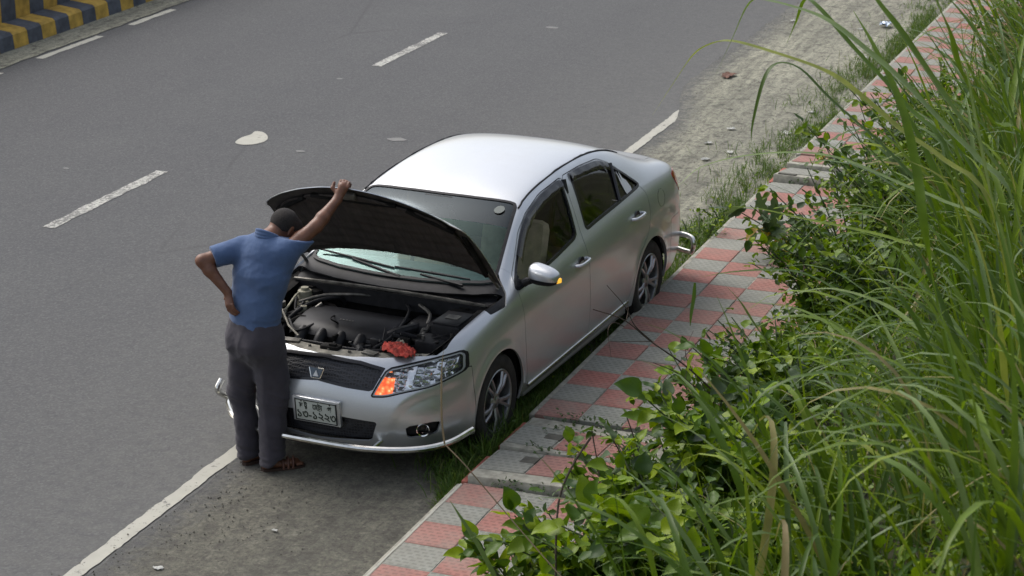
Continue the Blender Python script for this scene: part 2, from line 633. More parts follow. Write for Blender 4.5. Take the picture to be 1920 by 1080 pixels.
drain_slab(11.29, 11.80, .178, .150, [(.02, .13, 1), (.325, .13, 0), (.63, .13, 0)], 'tilted drain cover with square lifting hole, nearest to the front tyre gap', (.27, .36, .10, .11))
drain_slab(11.82, 12.41, .172, .140, [(.02, .06, 1), (.335, .06, 0), (.64, .06, 0)], 'second tilted drain cover with weeds in its lifting hole', (.27, .26, .11, .10))
drain_slab(18.50, 18.95, .21, .15, [(.02, .10, 1), (.32, .10, 1), (.62, .10, 1)], 'dark grey drain cover tipped up behind the rear bumper guard', (.12, .04, .16, .06))
drain_slab(18.98, 19.46, .19, .14, [(.02, .10, 0), (.32, .10, 1), (.62, .10, 1)], 'cracked grey drain cover farther along the tiled pavement')
ck = MB()
ck.box((WALK_X - .02, 11.50, .06), (.045, .42, .15), bevel=.01)
ck.box((WALK_X - .02, 12.12, .06), (.045, .44, .13), bevel=.01)
ck.box((WALK_X - .02, 18.75, .06), (.045, .5, .15), bevel=.01)
ck.build('kerb_stub', M_kerbred, pavement)

# ------------------------------------------------------------------ striped median barrier
bar = empty('median_barrier', (KERB_X, 22, 0))
tag(bar, 'yellow and grey striped concrete median kerb and wall across the road', 'barrier')
def kerb_block(i, mat):
    y = 15 + i * .30
    mb = MB()
    jz = random.gauss(0, .002)
    M = Matrix.Translation((-0.0, y - 22, 0)) @ Matrix(((0, 0, -1, 0), (0, 1, 0, 0), (1, 0, 0, 0), (0, 0, 0, 1)))
    V = []
    for yy in (.002, .298):
        V += [(0, yy, -.02), (-.02, yy, .17), (-.05, yy, .2 + jz), (-.34, yy, .235 + jz), (-.36, yy, -.02)]
    V = [(a, b + y - 22, c) for a, b, c in V]
    F = [(0, 1, 2, 3, 4), (9, 8, 7, 6, 5)] + [(k, 5 + k, 5 + (k + 1) % 5, (k + 1) % 5) for k in range(5)]
    mb.add(V, F)
    mb.build('kerb_block', mat, bar, False)
    mw = MB()
    mw.box((-.50, y + .15 - 22, .55), (.28, .297, 1.15), bevel=.004)
    mw.build('wall_block', mat, bar, False)
for i in range(50):
    kerb_block(i, M_yellow if i % 2 else M_black)

# ------------------------------------------------------------------ embankment
TOE = WALK_X + NCOL * TILE + .02


def bank_z(x, y):
    t = max(0, x - TOE)
    return .10 + .70 * t + .10 * mnoise.noise((x * .8, y * .5, 4)) * min(1, t) + .05 * mnoise.noise((x * 2.6, y * 2.1, 7)) * min(1, t * 2)


V, F = [], []
NX, NY = 60, 260
for j in range(NY + 1):
    y = -12 + 90 * j / NY
    for i in range(NX + 1):
        x = TOE + 9.0 * (i / NX) ** 1.2
        z = bank_z(x, y) if x < 2.2 else bank_z(2.2, y)
        if y < 7: z = min(z, 3.4)
        V.append((x, y, z))
F = [(j * (NX + 1) + i, j * (NX + 1) + i + 1, (j + 1) * (NX + 1) + i + 1, (j + 1) * (NX + 1) + i) for j in range(NY) for i in range(NX)]
bank = tag(obj('embankment', V, F, M_soil), kind='structure')
# ------------------------------------------------------------------ car materials
def mk_carpaint():
    m = NT('silver_paint')
    v = m.coord()
    fl = m.voro(v, 900, out='Color')
    bw = m.n('RGBToBW'); m.t.links.new(fl, bw.inputs[0])
    dust = m.noise(v, 2.2, 6, .65)
    c = m.ramp(bw.outputs[0], [(.2, (.55, .57, .59)), (.8, (.64, .66, .68))])
    c = m.mix(m.ramp(dust, [(.48, 0), (.8, .16)]), c, (.40, .38, .33))
    m.set(Base_Color=c, Metallic=.72, Roughness=m.ramp(dust, [(.3, .30), (.7, .42)]))
    m.set(Coat_Weight=.8, Coat_Roughness=.02)
    return m.mat


def mk_glass(name, tint, rough=.02, ior=1.65, gcol=(1, 1, 1)):
    m = NT(name)
    fr = m.n('Fresnel'); fr.inputs['IOR'].default_value = ior
    tr = m.n('BsdfTransparent'); tr.inputs['Color'].default_value = (*tint, 1)
    gl = m.n('BsdfGlossy'); gl.inputs['Roughness'].default_value = rough
    gl.inputs['Color'].default_value = (*gcol, 1)
    n = m.noise(m.coord(), 3, 3)
    k = m.math('MULTIPLY', fr.outputs[0], m.ramp(n, [(.2, .9), (.8, 1.0)]), True)
    mx = m.n('MixShader')
    m.t.links.new(k, mx.inputs[0]); m.t.links.new(tr.outputs[0], mx.inputs[1]); m.t.links.new(gl.outputs[0], mx.inputs[2])
    m.t.links.new(mx.outputs[0], m.out.inputs['Surface'])
    return m.mat


def mk_grille():
    m = NT('grille_mesh')
    v = m.coord('Object', (1, 1, 1))
    d = m.voro(v, 52, 'DISTANCE_TO_EDGE', rand=.25)
    m.set(Base_Color=m.ramp(d, [(.0, (.03, .032, .04)), (.25, (.004, .004, .006))]), Roughness=.4)
    m.bump(m.math('SUBTRACT', 1.0, d), .6, .01)
    return m.mat


def mk_liner():
    m = NT('hood_insulation')
    v = m.coord('Object', (1.2, 9, 1.2))
    a = m.noise(v, 3.0, 6, .7)
    b = m.noise(m.coord(), 30, 5, .7)
    c = m.ramp(a, [(.3, (.032, .026, .024)), (.7, (.085, .070, .062))])
    m.set(Base_Color=m.mix(m.ramp(b, [(.5, 0), (.8, .4)]), c, (.09, .078, .068)), Roughness=.95)
    m.bump(m.math('ADD', a, m.math('MULTIPLY', b, .3)), .6, .012)
    return m.mat


M_paint = mk_carpaint()
M_glass = mk_glass('window_glass', (.95, .95, .92), .02, 1.42)
M_wsglass = mk_glass('windscreen_glass', (.52, .72, .69), .03, 1.45, (.66, .92, .90))
M_strip = mk_glass('sun_strip_film', (.12, .13, .14), .10, 1.5, (.8, .92, 1))
M_smoke = mk_glass('smoked_visor', (.20, .19, .19), .05)
M_visor = mk_glass('rain_visor_acrylic', (.46, .45, .45), .08, 1.6)
M_lens = mk_glass('lamp_lens', (.97, .98, .98), .02, 1.38)
M_grille = mk_grille()
M_liner = mk_liner()
M_blk = plain('black_plastic', (.016, .016, .018), .55, var=.3, nscale=20, Specular_IOR_Level=.25)
M_blkg = plain('black_gloss', (.012, .012, .015), .25, var=.2)
M_rub = plain('tyre_rubber', (.028, .026, .025), .85, var=.35, nscale=16, bump=.3)
M_chr = plain('chrome_pipe', (.78, .77, .72), .18, 1.0, var=.1, nscale=20)
M_chrd = plain('bright_trim', (.62, .62, .6), .25, 1.0, var=.12)
M_alloy = plain('alloy_rim', (.36, .37, .38), .33, .85, var=.2, nscale=14)
M_disc = plain('brake_disc', (.16, .15, .14), .45, .9, var=.3)
M_bay = plain('engine_bay_grime', (.014, .013, .012), .85, var=.6, nscale=10, bump=.4, Specular_IOR_Level=.2)
M_eng = plain('engine_cover', (.015, .015, .017), .5, var=.4, nscale=8, Specular_IOR_Level=.3)
M_metal = plain('dirty_metal', (.19, .18, .16), .55, .6, var=.4, nscale=14, bump=.3)
M_beige = plain('faded_support', (.24, .225, .185), .75, .1, var=.4, nscale=12, bump=.3)
M_cream = plain('cream_plastic', (.36, .34, .25), .6, var=.25)
M_seat = plain('beige_seat', (.62, .53, .38), .85, var=.18, nscale=12, bump=.25)
M_seatd = plain('maroon_seat', (.085, .045, .045), .85, var=.2, nscale=12)
M_cabin = plain('cabin_trim', (.06, .058, .052), .8, var=.25)
M_dash = plain('dashboard', (.26, .28, .27), .75, var=.15)
M_tail = plain('tail_lamp_red', (.42, .012, .02), .12, var=.1, Coat_Weight=1.0)
M_refl = plain('reflector_chrome', (.85, .86, .87), .10, 1.0, var=.05)
M_house = plain('lamp_housing', (.92, .93, .95), .14, .85, var=.05, nscale=30)
M_plate = plain('plate_white', (.52, .55, .50), .5, var=.1, nscale=12)
M_ink = plain('plate_ink', (.02, .03, .02), .6)
M_sticker = plain('white_sticker', (.75, .76, .76), .5, var=.05)
M_orange = NT('amber_lamp')
M_orange.set(Base_Color=(.9, .22, .05), Roughness=.2, Emission_Color=(1.0, .24, .05), Emission_Strength=.85)
_c = M_orange.ramp(M_orange.voro(M_orange.coord(), 38), [(.05, (1, .62, .30)), (.35, (1, .24, .06)), (.7, (.75, .09, .02))])
M_orange.set(Base_Color=_c, Emission_Color=_c)
M_orange = M_orange.mat
M_amber = NT('amber_repeater')
M_amber.set(Base_Color=M_amber.ramp(M_amber.noise(M_amber.coord(), 40), [(.3, (.9, .45, .05)), (.7, (1, .6, .1))]), Emission_Color=(1, .5, .05), Emission_Strength=.7)
M_amber = M_amber.mat

# ------------------------------------------------------------------ car body: one master skin, cut into panels
CAR_X, CAR_Y, CAR_TH = -5.672, 12.204, -.053
car = empty('parked_car', (CAR_X, CAR_Y, 0), math.atan2(-math.cos(CAR_TH), math.sin(CAR_TH)))
tag(car, 'silver sedan with its bonnet raised, stopped on the dusty road shoulder', 'car')


def L3(d, y, z):
    return (.9 - d, y, z)


TOP = [  # per station: c, a, b, r, w, belt
 [(.150,0,.790),(.190,.25,.797),(.275,.47,.790),(.330,.575,.782),(.375,.640,.770),(.425,.690,.750)],
 [(.380,0,.850),(.415,.34,.858),(.470,.600,.858),(.505,.695,.850),(.530,.738,.836),(.550,.772,.808)],
 [(.620,0,.905),(.650,.36,.912),(.700,.640,.908),(.725,.728,.900),(.740,.762,.888),(.750,.795,.862)],
 [(.860,0,.945),(.885,.37,.950),(.925,.660,.946),(.945,.740,.936),(.958,.772,.924),(.970,.805,.898)],
 [(1.04,0,.975),(1.07,.37,.977),(1.130,.665,.965),(1.165,.728,.955),(1.190,.765,.945),(1.220,.800,.925)],
 [(1.28,0,1.110),(1.30,.36,1.115),(1.370,.635,1.120),(1.415,.680,1.125),(1.460,.738,1.025),(1.500,.785,.942)],
 [(1.60,0,1.300),(1.62,.33,1.305),(1.660,.580,1.305),(1.705,.620,1.303),(1.780,.705,1.130),(1.850,.778,.962)],
 [(1.87,0,1.418),(1.885,.31,1.418),(1.930,.545,1.400),(2.040,.592,1.372),(2.150,.690,1.190),(2.250,.777,.992)],
 [(2.38,0,1.474),(2.40,.31,1.468),(2.480,.535,1.440),(2.580,.588,1.404),(2.640,.685,1.220),(2.700,.775,1.026)],
 [(2.86,0,1.480),(2.88,.31,1.472),(2.940,.532,1.435),(3.040,.585,1.392),(3.100,.680,1.225),(3.150,.768,1.055)],
 [(3.31,0,1.438),(3.32,.31,1.428),(3.360,.535,1.385),(3.420,.590,1.340),(3.490,.682,1.210),(3.560,.757,1.078)],
 [(3.67,0,1.275),(3.68,.31,1.268),(3.720,.545,1.235),(3.780,.602,1.210),(3.820,.682,1.150),(3.860,.745,1.085)],
 [(3.99,0,1.130),(4.00,.31,1.128),(4.020,.540,1.120),(4.050,.605,1.115),(4.075,.670,1.102),(4.090,.722,1.078)],
 [(4.43,0,1.085),(4.42,.26,1.083),(4.390,.480,1.078),(4.360,.555,1.072),(4.36,.635,1.064),(4.345,.715,1.052)]]
SX = [.36, .525, .735, .96, 1.22, 1.50, 1.85, 2.25, 2.70, 3.15, 3.56, 3.86, 4.09, 4.315]
SIDE = [  # levels below the belt, (y, z) per station
 [(.712,.708),(.795,.735),(.828,.785),(.834,.822),(.832,.850),(.826,.872),(.824,.893),(.824,.917),(.824,.945),(.824,.968),(.822,.985),(.815,.985),(.806,.972),(.785,.945)],
 [(.738,.608),(.815,.620),(.842,.665),(.848,.700),(.850,.722),(.849,.735),(.849,.748),(.850,.760),(.851,.775),(.852,.790),(.852,.800),(.848,.805),(.838,.795),(.808,.775)],
 [(.760,.460),(.826,.470),(.846,.500),(.850,.515),(.848,.520),(.846,.520),(.846,.520),(.846,.520),(.846,.525),(.848,.530),(.850,.540),(.846,.550),(.840,.560),(.815,.560)],
 [(.762,.330),(.826,.330),(.842,.330),(.844,.330),(.844,.330),(.844,.330),(.844,.330),(.844,.330),(.844,.335),(.844,.340),(.844,.345),(.842,.355),(.836,.370),(.812,.390)],
 [(.742,.215),(.805,.215),(.818,.215),(.818,.215),(.812,.215),(.810,.215),(.810,.215),(.810,.220),(.810,.222),(.810,.225),(.815,.230),(.815,.245),(.808,.262),(.785,.280)]]
SDX = {0: [.37, .32, .285, .29, .335], 13: [4.39, 4.41, 4.42, 4.41, 4.37]}
FRONT = [
 [(.085,0,.715),(.120,.25,.715),(.190,.46,.716),(.245,.56,.716),(.305,.64,.712)],
 [(.025,0,.600),(.055,.26,.600),(.125,.47,.600),(.185,.585,.604),(.250,.668,.608)],
 [(.000,0,.460),(.025,.27,.460),(.085,.49,.460),(.145,.61,.460),(.210,.695,.460)],
 [(.005,0,.330),(.030,.27,.330),(.090,.49,.330),(.150,.61,.330),(.215,.695,.330)],
 [(.050,0,.210),(.070,.27,.210),(.130,.48,.210),(.190,.590,.210),(.255,.675,.212)]]
REAR = [
 [(4.53,0,1.015),(4.515,.28,1.012),(4.475,.50,1.0),(4.435,.585,.988),(4.390,.660,.970)],
 [(4.555,0,.840),(4.54,.28,.838),(4.50,.52,.828),(4.46,.61,.815),(4.415,.690,.798)],
 [(4.575,0,.580),(4.56,.28,.578),(4.515,.53,.572),(4.475,.625,.568),(4.43,.705,.563)],
 [(4.570,0,.400),(4.555,.28,.400),(4.51,.53,.398),(4.47,.625,.395),(4.425,.705,.392)],
 [(4.510,0,.280),(4.50,.28,.280),(4.46,.52,.280),(4.425,.61,.280),(4.385,.685,.280)]]

cv, cidx = [], {}


def cvert(key, d, y, z):
    if key not in cidx:
        cidx[key] = len(cv)
        cv.append(L3(d, y * 1.006, z))
    return cidx[key]


NI = 14


def key_top(i, j):
    a, sgn = abs(j), (1 if j >= 0 else -1)
    d, y, z = TOP[i][a]
    return cvert(('t', i, j), d, y * sgn, z)


def key_side(i, k, sgn):
    if k == 0: return key_top(i, 5 * sgn)
    y, z = SIDE[k - 1][i]
    d = SDX[i][k - 1] if i in SDX else SX[i]
    return cvert(('s', i, k, sgn), d, y * sgn, z)


def key_end(tab, name, i, k, j):
    if k == 0: return key_top(i, j)
    if abs(j) == 5: return key_side(i, k, 1 if j > 0 else -1)
    d, y, z = tab[k - 1][abs(j)]
    return cvert((name, k, j), d, y * (1 if j >= 0 else -1), z)


cf = []
for i in range(NI - 1):
    for j in range(-5, 5):
        cf.append((key_top(i, j), key_top(i, j + 1), key_top(i + 1, j + 1), key_top(i + 1, j)))
    for k in range(5):
        for s in (1, -1):
            q = (key_side(i, k, s), key_side(i, k + 1, s), key_side(i + 1, k + 1, s), key_side(i + 1, k, s))
            cf.append(q if s > 0 else q[::-1])
for k in range(5):
    for j in range(-5, 5):
        cf.append((key_end(FRONT, 'f', 0, k, j + 1), key_end(FRONT, 'f', 0, k, j), key_end(FRONT, 'f', 0, k + 1, j), key_end(FRONT, 'f', 0, k + 1, j + 1)))
        cf.append((key_end(REAR, 'b', 13, k, j), key_end(REAR, 'b', 13, k, j + 1), key_end(REAR, 'b', 13, k + 1, j + 1), key_end(REAR, 'b', 13, k + 1, j)))
cage = bpy.data.meshes.new('cage')
cage.from_pydata(cv, [], cf)
bm = bmesh.new(); bm.from_mesh(cage)
bmesh.ops.recalc_face_normals(bm, faces=bm.faces[:])
bm.to_mesh(cage); bm.free()
tmp = bpy.data.objects.new('cage', cage)
COL.objects.link(tmp)
mod = tmp.modifiers.new('s', 'SUBSURF'); mod.levels = 4; mod.subdivision_type = 'CATMULL_CLARK'
dg = bpy.context.evaluated_depsgraph_get()
me = tmp.evaluated_get(dg).to_mesh()
nv = len(me.vertices)
MV = np.empty(nv * 3); me.vertices.foreach_get('co', MV); MV = MV.reshape(-1, 3)
MQ = np.empty(len(me.loops), dtype=np.int64); me.loops.foreach_get('vertex_index', MQ); MQ = MQ.reshape(-1, 4)
tmp.evaluated_get(dg).to_mesh_clear()
bpy.data.objects.remove(tmp); bpy.data.meshes.remove(cage)


def vnormals(V, Q):
    n = np.cross(V[Q[:, 2]] - V[Q[:, 0]], V[Q[:, 3]] - V[Q[:, 1]])
    N = np.zeros_like(V)
    for k in range(4):
        np.add.at(N, Q[:, k], n)
    return N / (np.linalg.norm(N, axis=1, keepdims=True) + 1e-12)


def poly_sdf(x, y, poly):
    poly = np.asarray(poly, float)
    d2 = np.full(x.shape, 1e9)
    inside = np.zeros(x.shape, bool)
    n = len(poly)
    for i in range(n):
        ax, ay = poly[i]; bx, by = poly[(i + 1) % n]
        ex, ey = bx - ax, by - ay
        t = np.clip(((x - ax) * ex + (y - ay) * ey) / (ex * ex + ey * ey + 1e-12), 0, 1)
        d2 = np.minimum(d2, (x - ax - t * ex) ** 2 + (y - ay - t * ey) ** 2)
        c = ((ay > y) != (by > y)) & (x < ex * (y - ay) / (ey if abs(ey) > 1e-12 else 1e-12) + ax)
        inside ^= c
    s = np.sqrt(d2)
    return np.where(inside, -s, s)


def round_poly(poly, it=2, f=.22):
    P = [np.array(p, float) for p in poly]
    for _ in range(it):
        Q = []
        for i in range(len(P)):
            a, b = P[i], P[(i + 1) % len(P)]
            Q += [a + (b - a) * f, b - (b - a) * f]
        P = Q
    return P


dd, yy, zz = .9 - MV[:, 0], MV[:, 1], MV[:, 2]
ay_ = np.abs(yy)
MN = vnormals(MV, MQ)
if MN[np.argmax(zz), 2] < 0:
    MQ = MQ[:, ::-1].copy(); MN = -MN
# bumper crease sweeping down from the headlamp, and a soft line along the doors
def sstep(x, a, b):
    t = np.clip((x - a) / (b - a), 0, 1); return t * t * (3 - 2 * t)
crease = poly_sdf(ay_, zz, round_poly([(.42, .10), (.46, .30), (.50, .44), (.56, .545), (.70, .60), (1.2, .70), (1.2, .10)], 2))
disp = -.014 * sstep(-crease, -.025, .05) * sstep(-dd, -.52, -.34) * (zz < .72)
linez = .70 + .045 * np.clip(dd - 1.0, 0, 3)
disp += -.004 * np.exp(-((zz - linez + .10) / .09) ** 2) * sstep(dd, 1.0, 1.6) * sstep(-dd, -4.0, -3.4) * (ay_ > .6)
# flared wheel lips
for c_, r_ in ((.915, .345), (3.615, .345)):
    rr = np.hypot(dd - c_, zz - .315)
    disp += .012 * sstep(-rr, -(r_ + .07), -(r_ + .005)) * (ay_ > .6) * (zz > .2)
MV = MV + MN * disp[:, None]
MN = vnormals(MV, MQ)
dd, yy, zz = .9 - MV[:, 0], MV[:, 1], MV[:, 2]
ay_ = np.abs(yy)

FLD = {}
FLD['y'] = yy
arch = np.minimum(np.hypot(dd - .915, zz - .315) - .345, np.hypot(dd - 3.615, zz - .315) - .345)
FLD['arch'] = np.maximum(arch, .5 - ay_)
W_F = round_poly([(1.475,1.085),(1.66,1.215),(1.84,1.290),(2.14,1.348),(2.40,1.366),(2.455,1.364),(2.400,1.180),(2.345,1.012),(1.92,.968),(1.46,.940),(1.34,.935),(1.30,.950)], 2, .12)
W_R = round_poly([(2.605,1.367),(2.80,1.366),(3.10,1.343),(3.235,1.300),(3.40,1.195),(3.575,1.066),(3.16,1.046),(2.70,1.026),(2.500,1.013),(2.550,1.180)], 2, .12)
HOODP = [(.150,0),(.172,.18),(.225,.37),(.285,.50),(.348,.600),(.395,.655),(.46,.690),(.75,.728),(1.02,.756),(1.155,.765),(1.06,.60),(1.005,.40),(.98,.20),(.97,0),(.98,-.20),(1.005,-.40),(1.06,-.60),(1.155,-.765),(1.02,-.756),(.75,-.728),(.46,-.690),(.395,-.655),(.348,-.600),(.285,-.50),(.225,-.37),(.172,-.18)]
WSP = [(1.07,0),(1.08,.20),(1.11,.42),(1.165,.60),(1.205,.668),(1.26,.672),(1.58,.612),(1.80,.566),(1.845,.535),(1.815,.30),(1.805,0)]
WSP = WSP + [(a, -b) for a, b in WSP[::-1] if b > 0]
RGP = [(3.37,0),(3.375,.30),(3.41,.50),(3.44,.515),(3.70,.525),(3.93,.545),(3.965,.53),(3.985,.30),(3.99,0)]
RGP = RGP + [(a, -b) for a, b in RGP[::-1] if b > 0]
FLD['winf'] = np.maximum(poly_sdf(dd, zz, W_F), .45 - ay_)
FLD['winr'] = np.maximum(poly_sdf(dd, zz, W_R), .45 - ay_)
FLD['hood'] = np.maximum(poly_sdf(dd, yy, HOODP), .70 - zz)
FLD['ws'] = poly_sdf(dd, yy, round_poly(WSP, 1, .15))
FLD['wstop'] = dd - (1.575 + .03 * (ay_ / .6) ** 2)
FLD['rg'] = poly_sdf(dd, yy, round_poly(RGP, 1, .15))
FLD['cowl'] = np.maximum(poly_sdf(dd, yy, [(.9,0),(.9,.9),(1.19,.764),(1.24,.70),(1.6,.40),(1.6,-.40),(1.24,-.70),(1.19,-.764),(.9,-.9),(.9,0)]), .9 - zz)
HLP = [(.352,.560),(.375,.620),(.418,.722),(.56,.752),(.70,.772),(.765,.782),(.792,.760),(.806,.680),(.797,.655),(.68,.612),(.55,.590),(.44,.562)]
FLD['hl'] = np.maximum(poly_sdf(ay_, zz, round_poly(HLP, 1, .15)), dd - .57)
GRP = [(0,.768),(.25,.752),(.405,.722),(.362,.605),(.340,.596),(.20,.606),(0,.628),(-.20,.606),(-.340,.596),(-.362,.605),(-.405,.722),(-.25,.752)]
FLD['gr'] = np.maximum(poly_sdf(yy, zz, GRP), dd - .5)
LGP = [(0,.440),(.392,.408),(.400,.395),(.362,.282),(.34,.270),(0,.248)]
LGP = LGP + [(-a, b) for a, b in LGP[::-1] if a > 0]
FLD['lg'] = np.maximum(poly_sdf(yy, zz, LGP), dd - .5)
FLD['fog'] = np.maximum(poly_sdf(ay_, zz, round_poly([(.560,.375),(.70,.398),(.735,.39),(.715,.310),(.565,.292)], 1, .15)), dd - .5)
FLD['bump'] = np.maximum(np.maximum(dd - .567, zz - (.672 + .0 * dd)), -10)
FLD['void'] = np.maximum(np.maximum(poly_sdf(dd, yy, [(-.3,-.9)] + [(a, b) for a, b in HOODP if b <= 0 and a < .47][::-1][::-1] and [(-.3, -.685), (.46, -.69), (1.1, -.70), (1.1, .70), (.46, .69), (-.3, .685)]), .0) - .0, -(zz - np.minimum(.768, .768 - .11 * np.clip(ay_ - .0, 0, .41) ** 1.0 + np.clip(ay_ - .41, 0, 1) * .28)))
DF = round_poly([(1.345,1.02),(1.30,.90),(1.305,.70),(1.33,.45),(1.36,.30),(1.40,.262),(2.36,.268),(2.415,.30),(2.43,.60),(2.400,.95),(2.455,1.20),(2.492,1.384),(2.10,1.362),(1.83,1.305),(1.64,1.228),(1.45,1.09)], 1, .1)
DR = round_poly([(2.492,1.384),(2.455,1.20),(2.400,.95),(2.43,.60),(2.415,.30),(2.45,.27),(3.10,.275),(3.20,.31),(3.27,.45),(3.36,.60),(3.56,.72),(3.60,.80),(3.60,1.0),(3.50,1.12),(3.28,1.29),(3.12,1.358),(2.80,1.382)], 1, .1)
FLD['df'] = np.maximum(poly_sdf(dd, zz, DF), .45 - ay_)
FLD['dr'] = np.maximum(poly_sdf(dd, zz, DR), .45 - ay_)
FLD['fen'] = np.maximum(np.maximum(poly_sdf(dd, zz, [(.40,.55),(.40,1.2),(1.2,1.2),(1.352,1.03),(1.30,.90),(1.305,.70),(1.33,.45),(1.36,.30),(1.37,.1),(.40,.1)]), .45 - ay_), -1)
FLD['trunk'] = np.maximum(poly_sdf(dd, yy, [(4.005,0),(4.00,.30),(4.02,.56),(4.10,.60),(4.36,.56),(4.7,.5),(4.7,-.5),(4.36,-.56),(4.10,-.60),(4.02,-.56),(4.00,-.30)]), .62 - zz)
FLD['tail'] = np.maximum(poly_sdf(dd, zz, round_poly([(4.20,.985),(4.30,1.0),(4.62,.985),(4.62,.80),(4.36,.815),(4.30,.86)], 1, .2)), .46 - ay_)
FLD['rbump'] = np.maximum(np.maximum(4.06 - dd, zz - .68), -10)
FN = list(FLD)
MA = np.stack([FLD[k] for k in FN], 1)


def clip(M, val):
    V, N, A, Q, P = M
    s = val >= 0
    qs = s[Q] if len(Q) else np.zeros((0, 4), bool)
    full = qs.all(1) if len(Q) else np.zeros(0, bool)
    mixed = qs.any(1) & ~full if len(Q) else np.zeros(0, bool)
    newV, newN, newA, polys, cache = [], [], [], [], {}
    base = len(V)

    def cut(a, b):
        k = (a, b) if a < b else (b, a)
        if k not in cache:
            t = val[k[0]] / (val[k[0]] - val[k[1]])
            cache[k] = base + len(newV)
            newV.append(V[k[0]] + (V[k[1]] - V[k[0]]) * t)
            n = N[k[0]] + (N[k[1]] - N[k[0]]) * t
            newN.append(n / (np.linalg.norm(n) + 1e-12))
            newA.append(A[k[0]] + (A[k[1]] - A[k[0]]) * t)
        return cache[k]

    for f in [tuple(q) for q in Q[mixed]] + [f for f in P if any(s[i] for i in f)]:
        out = []
        for i in range(len(f)):
            a, b = f[i], f[(i + 1) % len(f)]
            if s[a]: out.append(int(a))
            if s[a] != s[b]: out.append(cut(a, b))
        if len(out) >= 3: polys.append(tuple(out))
    if newV:
        V = np.vstack([V, newV]); N = np.vstack([N, newN]); A = np.vstack([A, newA])
    Q = Q[full]
    used = np.zeros(len(V), bool)
    used[Q.ravel()] = True
    for f in polys:
        for i in f: used[i] = True
    mp = np.cumsum(used) - 1
    return V[used], N[used], A[used], mp[Q], [tuple(int(mp[i]) for i in f) for f in polys]


def fclip(M, *terms):
    """terms: (field, sign, offset) keeps sign*field >= offset."""
    for (f, sg, off) in terms:
        M = clip(M, sg * M[2][:, FN.index(f)] - off)
    return M


def skin(name, M, mat, parent, offset=0.0, rim=.014, back=False, angle=None):
    """Turn a cut surface into an object with a folded-in rim."""
    V, N, A, Q, P = M
    V = V + N * offset
    F = [tuple(q) for q in Q] + list(P)
    cnt = {}
    for f in F:
        for i in range(len(f)):
            a, b = int(f[i]), int(f[(i + 1) % len(f)])
            cnt[(a, b)] = cnt.get((a, b), 0) + 1
    V2 = [tuple(v) for v in V]
    F2 = list(F)
    if rim:
        mp = {}
        def low(i):
            if i not in mp:
                mp[i] = len(V2); V2.append(tuple(V[i] - N[i] * rim))
            return mp[i]
        dup = {}
        def top(i):
            if i not in dup:
                dup[i] = len(V2); V2.append(tuple(V[i]))
            return dup[i]
        for (a, b) in list(cnt):
            if (b, a) not in cnt:
                F2.append((top(b), top(a), low(a), low(b)))
    return obj(name, V2, F2, mat, parent, True, angle)


M0 = (MV, MN, MA, MQ, [])
M1 = fclip(M0, ('arch', 1, 0))
G = .0025
LEFT, RIGHT = ('y', 1, 0), ('y', -1, 0)

# glass -------------------------------------------------------------
ws = fclip(M1, ('ws', -1, .004))
skin('windscreen', fclip(ws, ('wstop', -1, 0)), M_wsglass, car, -.004, .004)
skin('sun_strip', fclip(ws, ('wstop', 1, 0)), M_strip, car, -.0035, .004)
skin('rear_window', fclip(M1, ('rg', -1, .004)), M_smoke, car, -.004, .004)
fr = fclip(M1, ('ws', 1, -.018), ('ws', -1, -.004))
skin('windscreen_seal', fr, M_blk, car, .0015, .006)
doors, wins = {}, {}
for sd in (LEFT, RIGHT):
    for nm, wf in (('front', 'winf'), ('rear', 'winr')):
        skin('side_window', fclip(M1, (wf, -1, .010), sd), M_glass if nm == 'front' else M_smoke, car, -.010, .003)
        skin('window_trim', fclip(M1, (wf, -1, -.006), (wf, 1, -.012), sd), M_blkg, car, .002, .012)

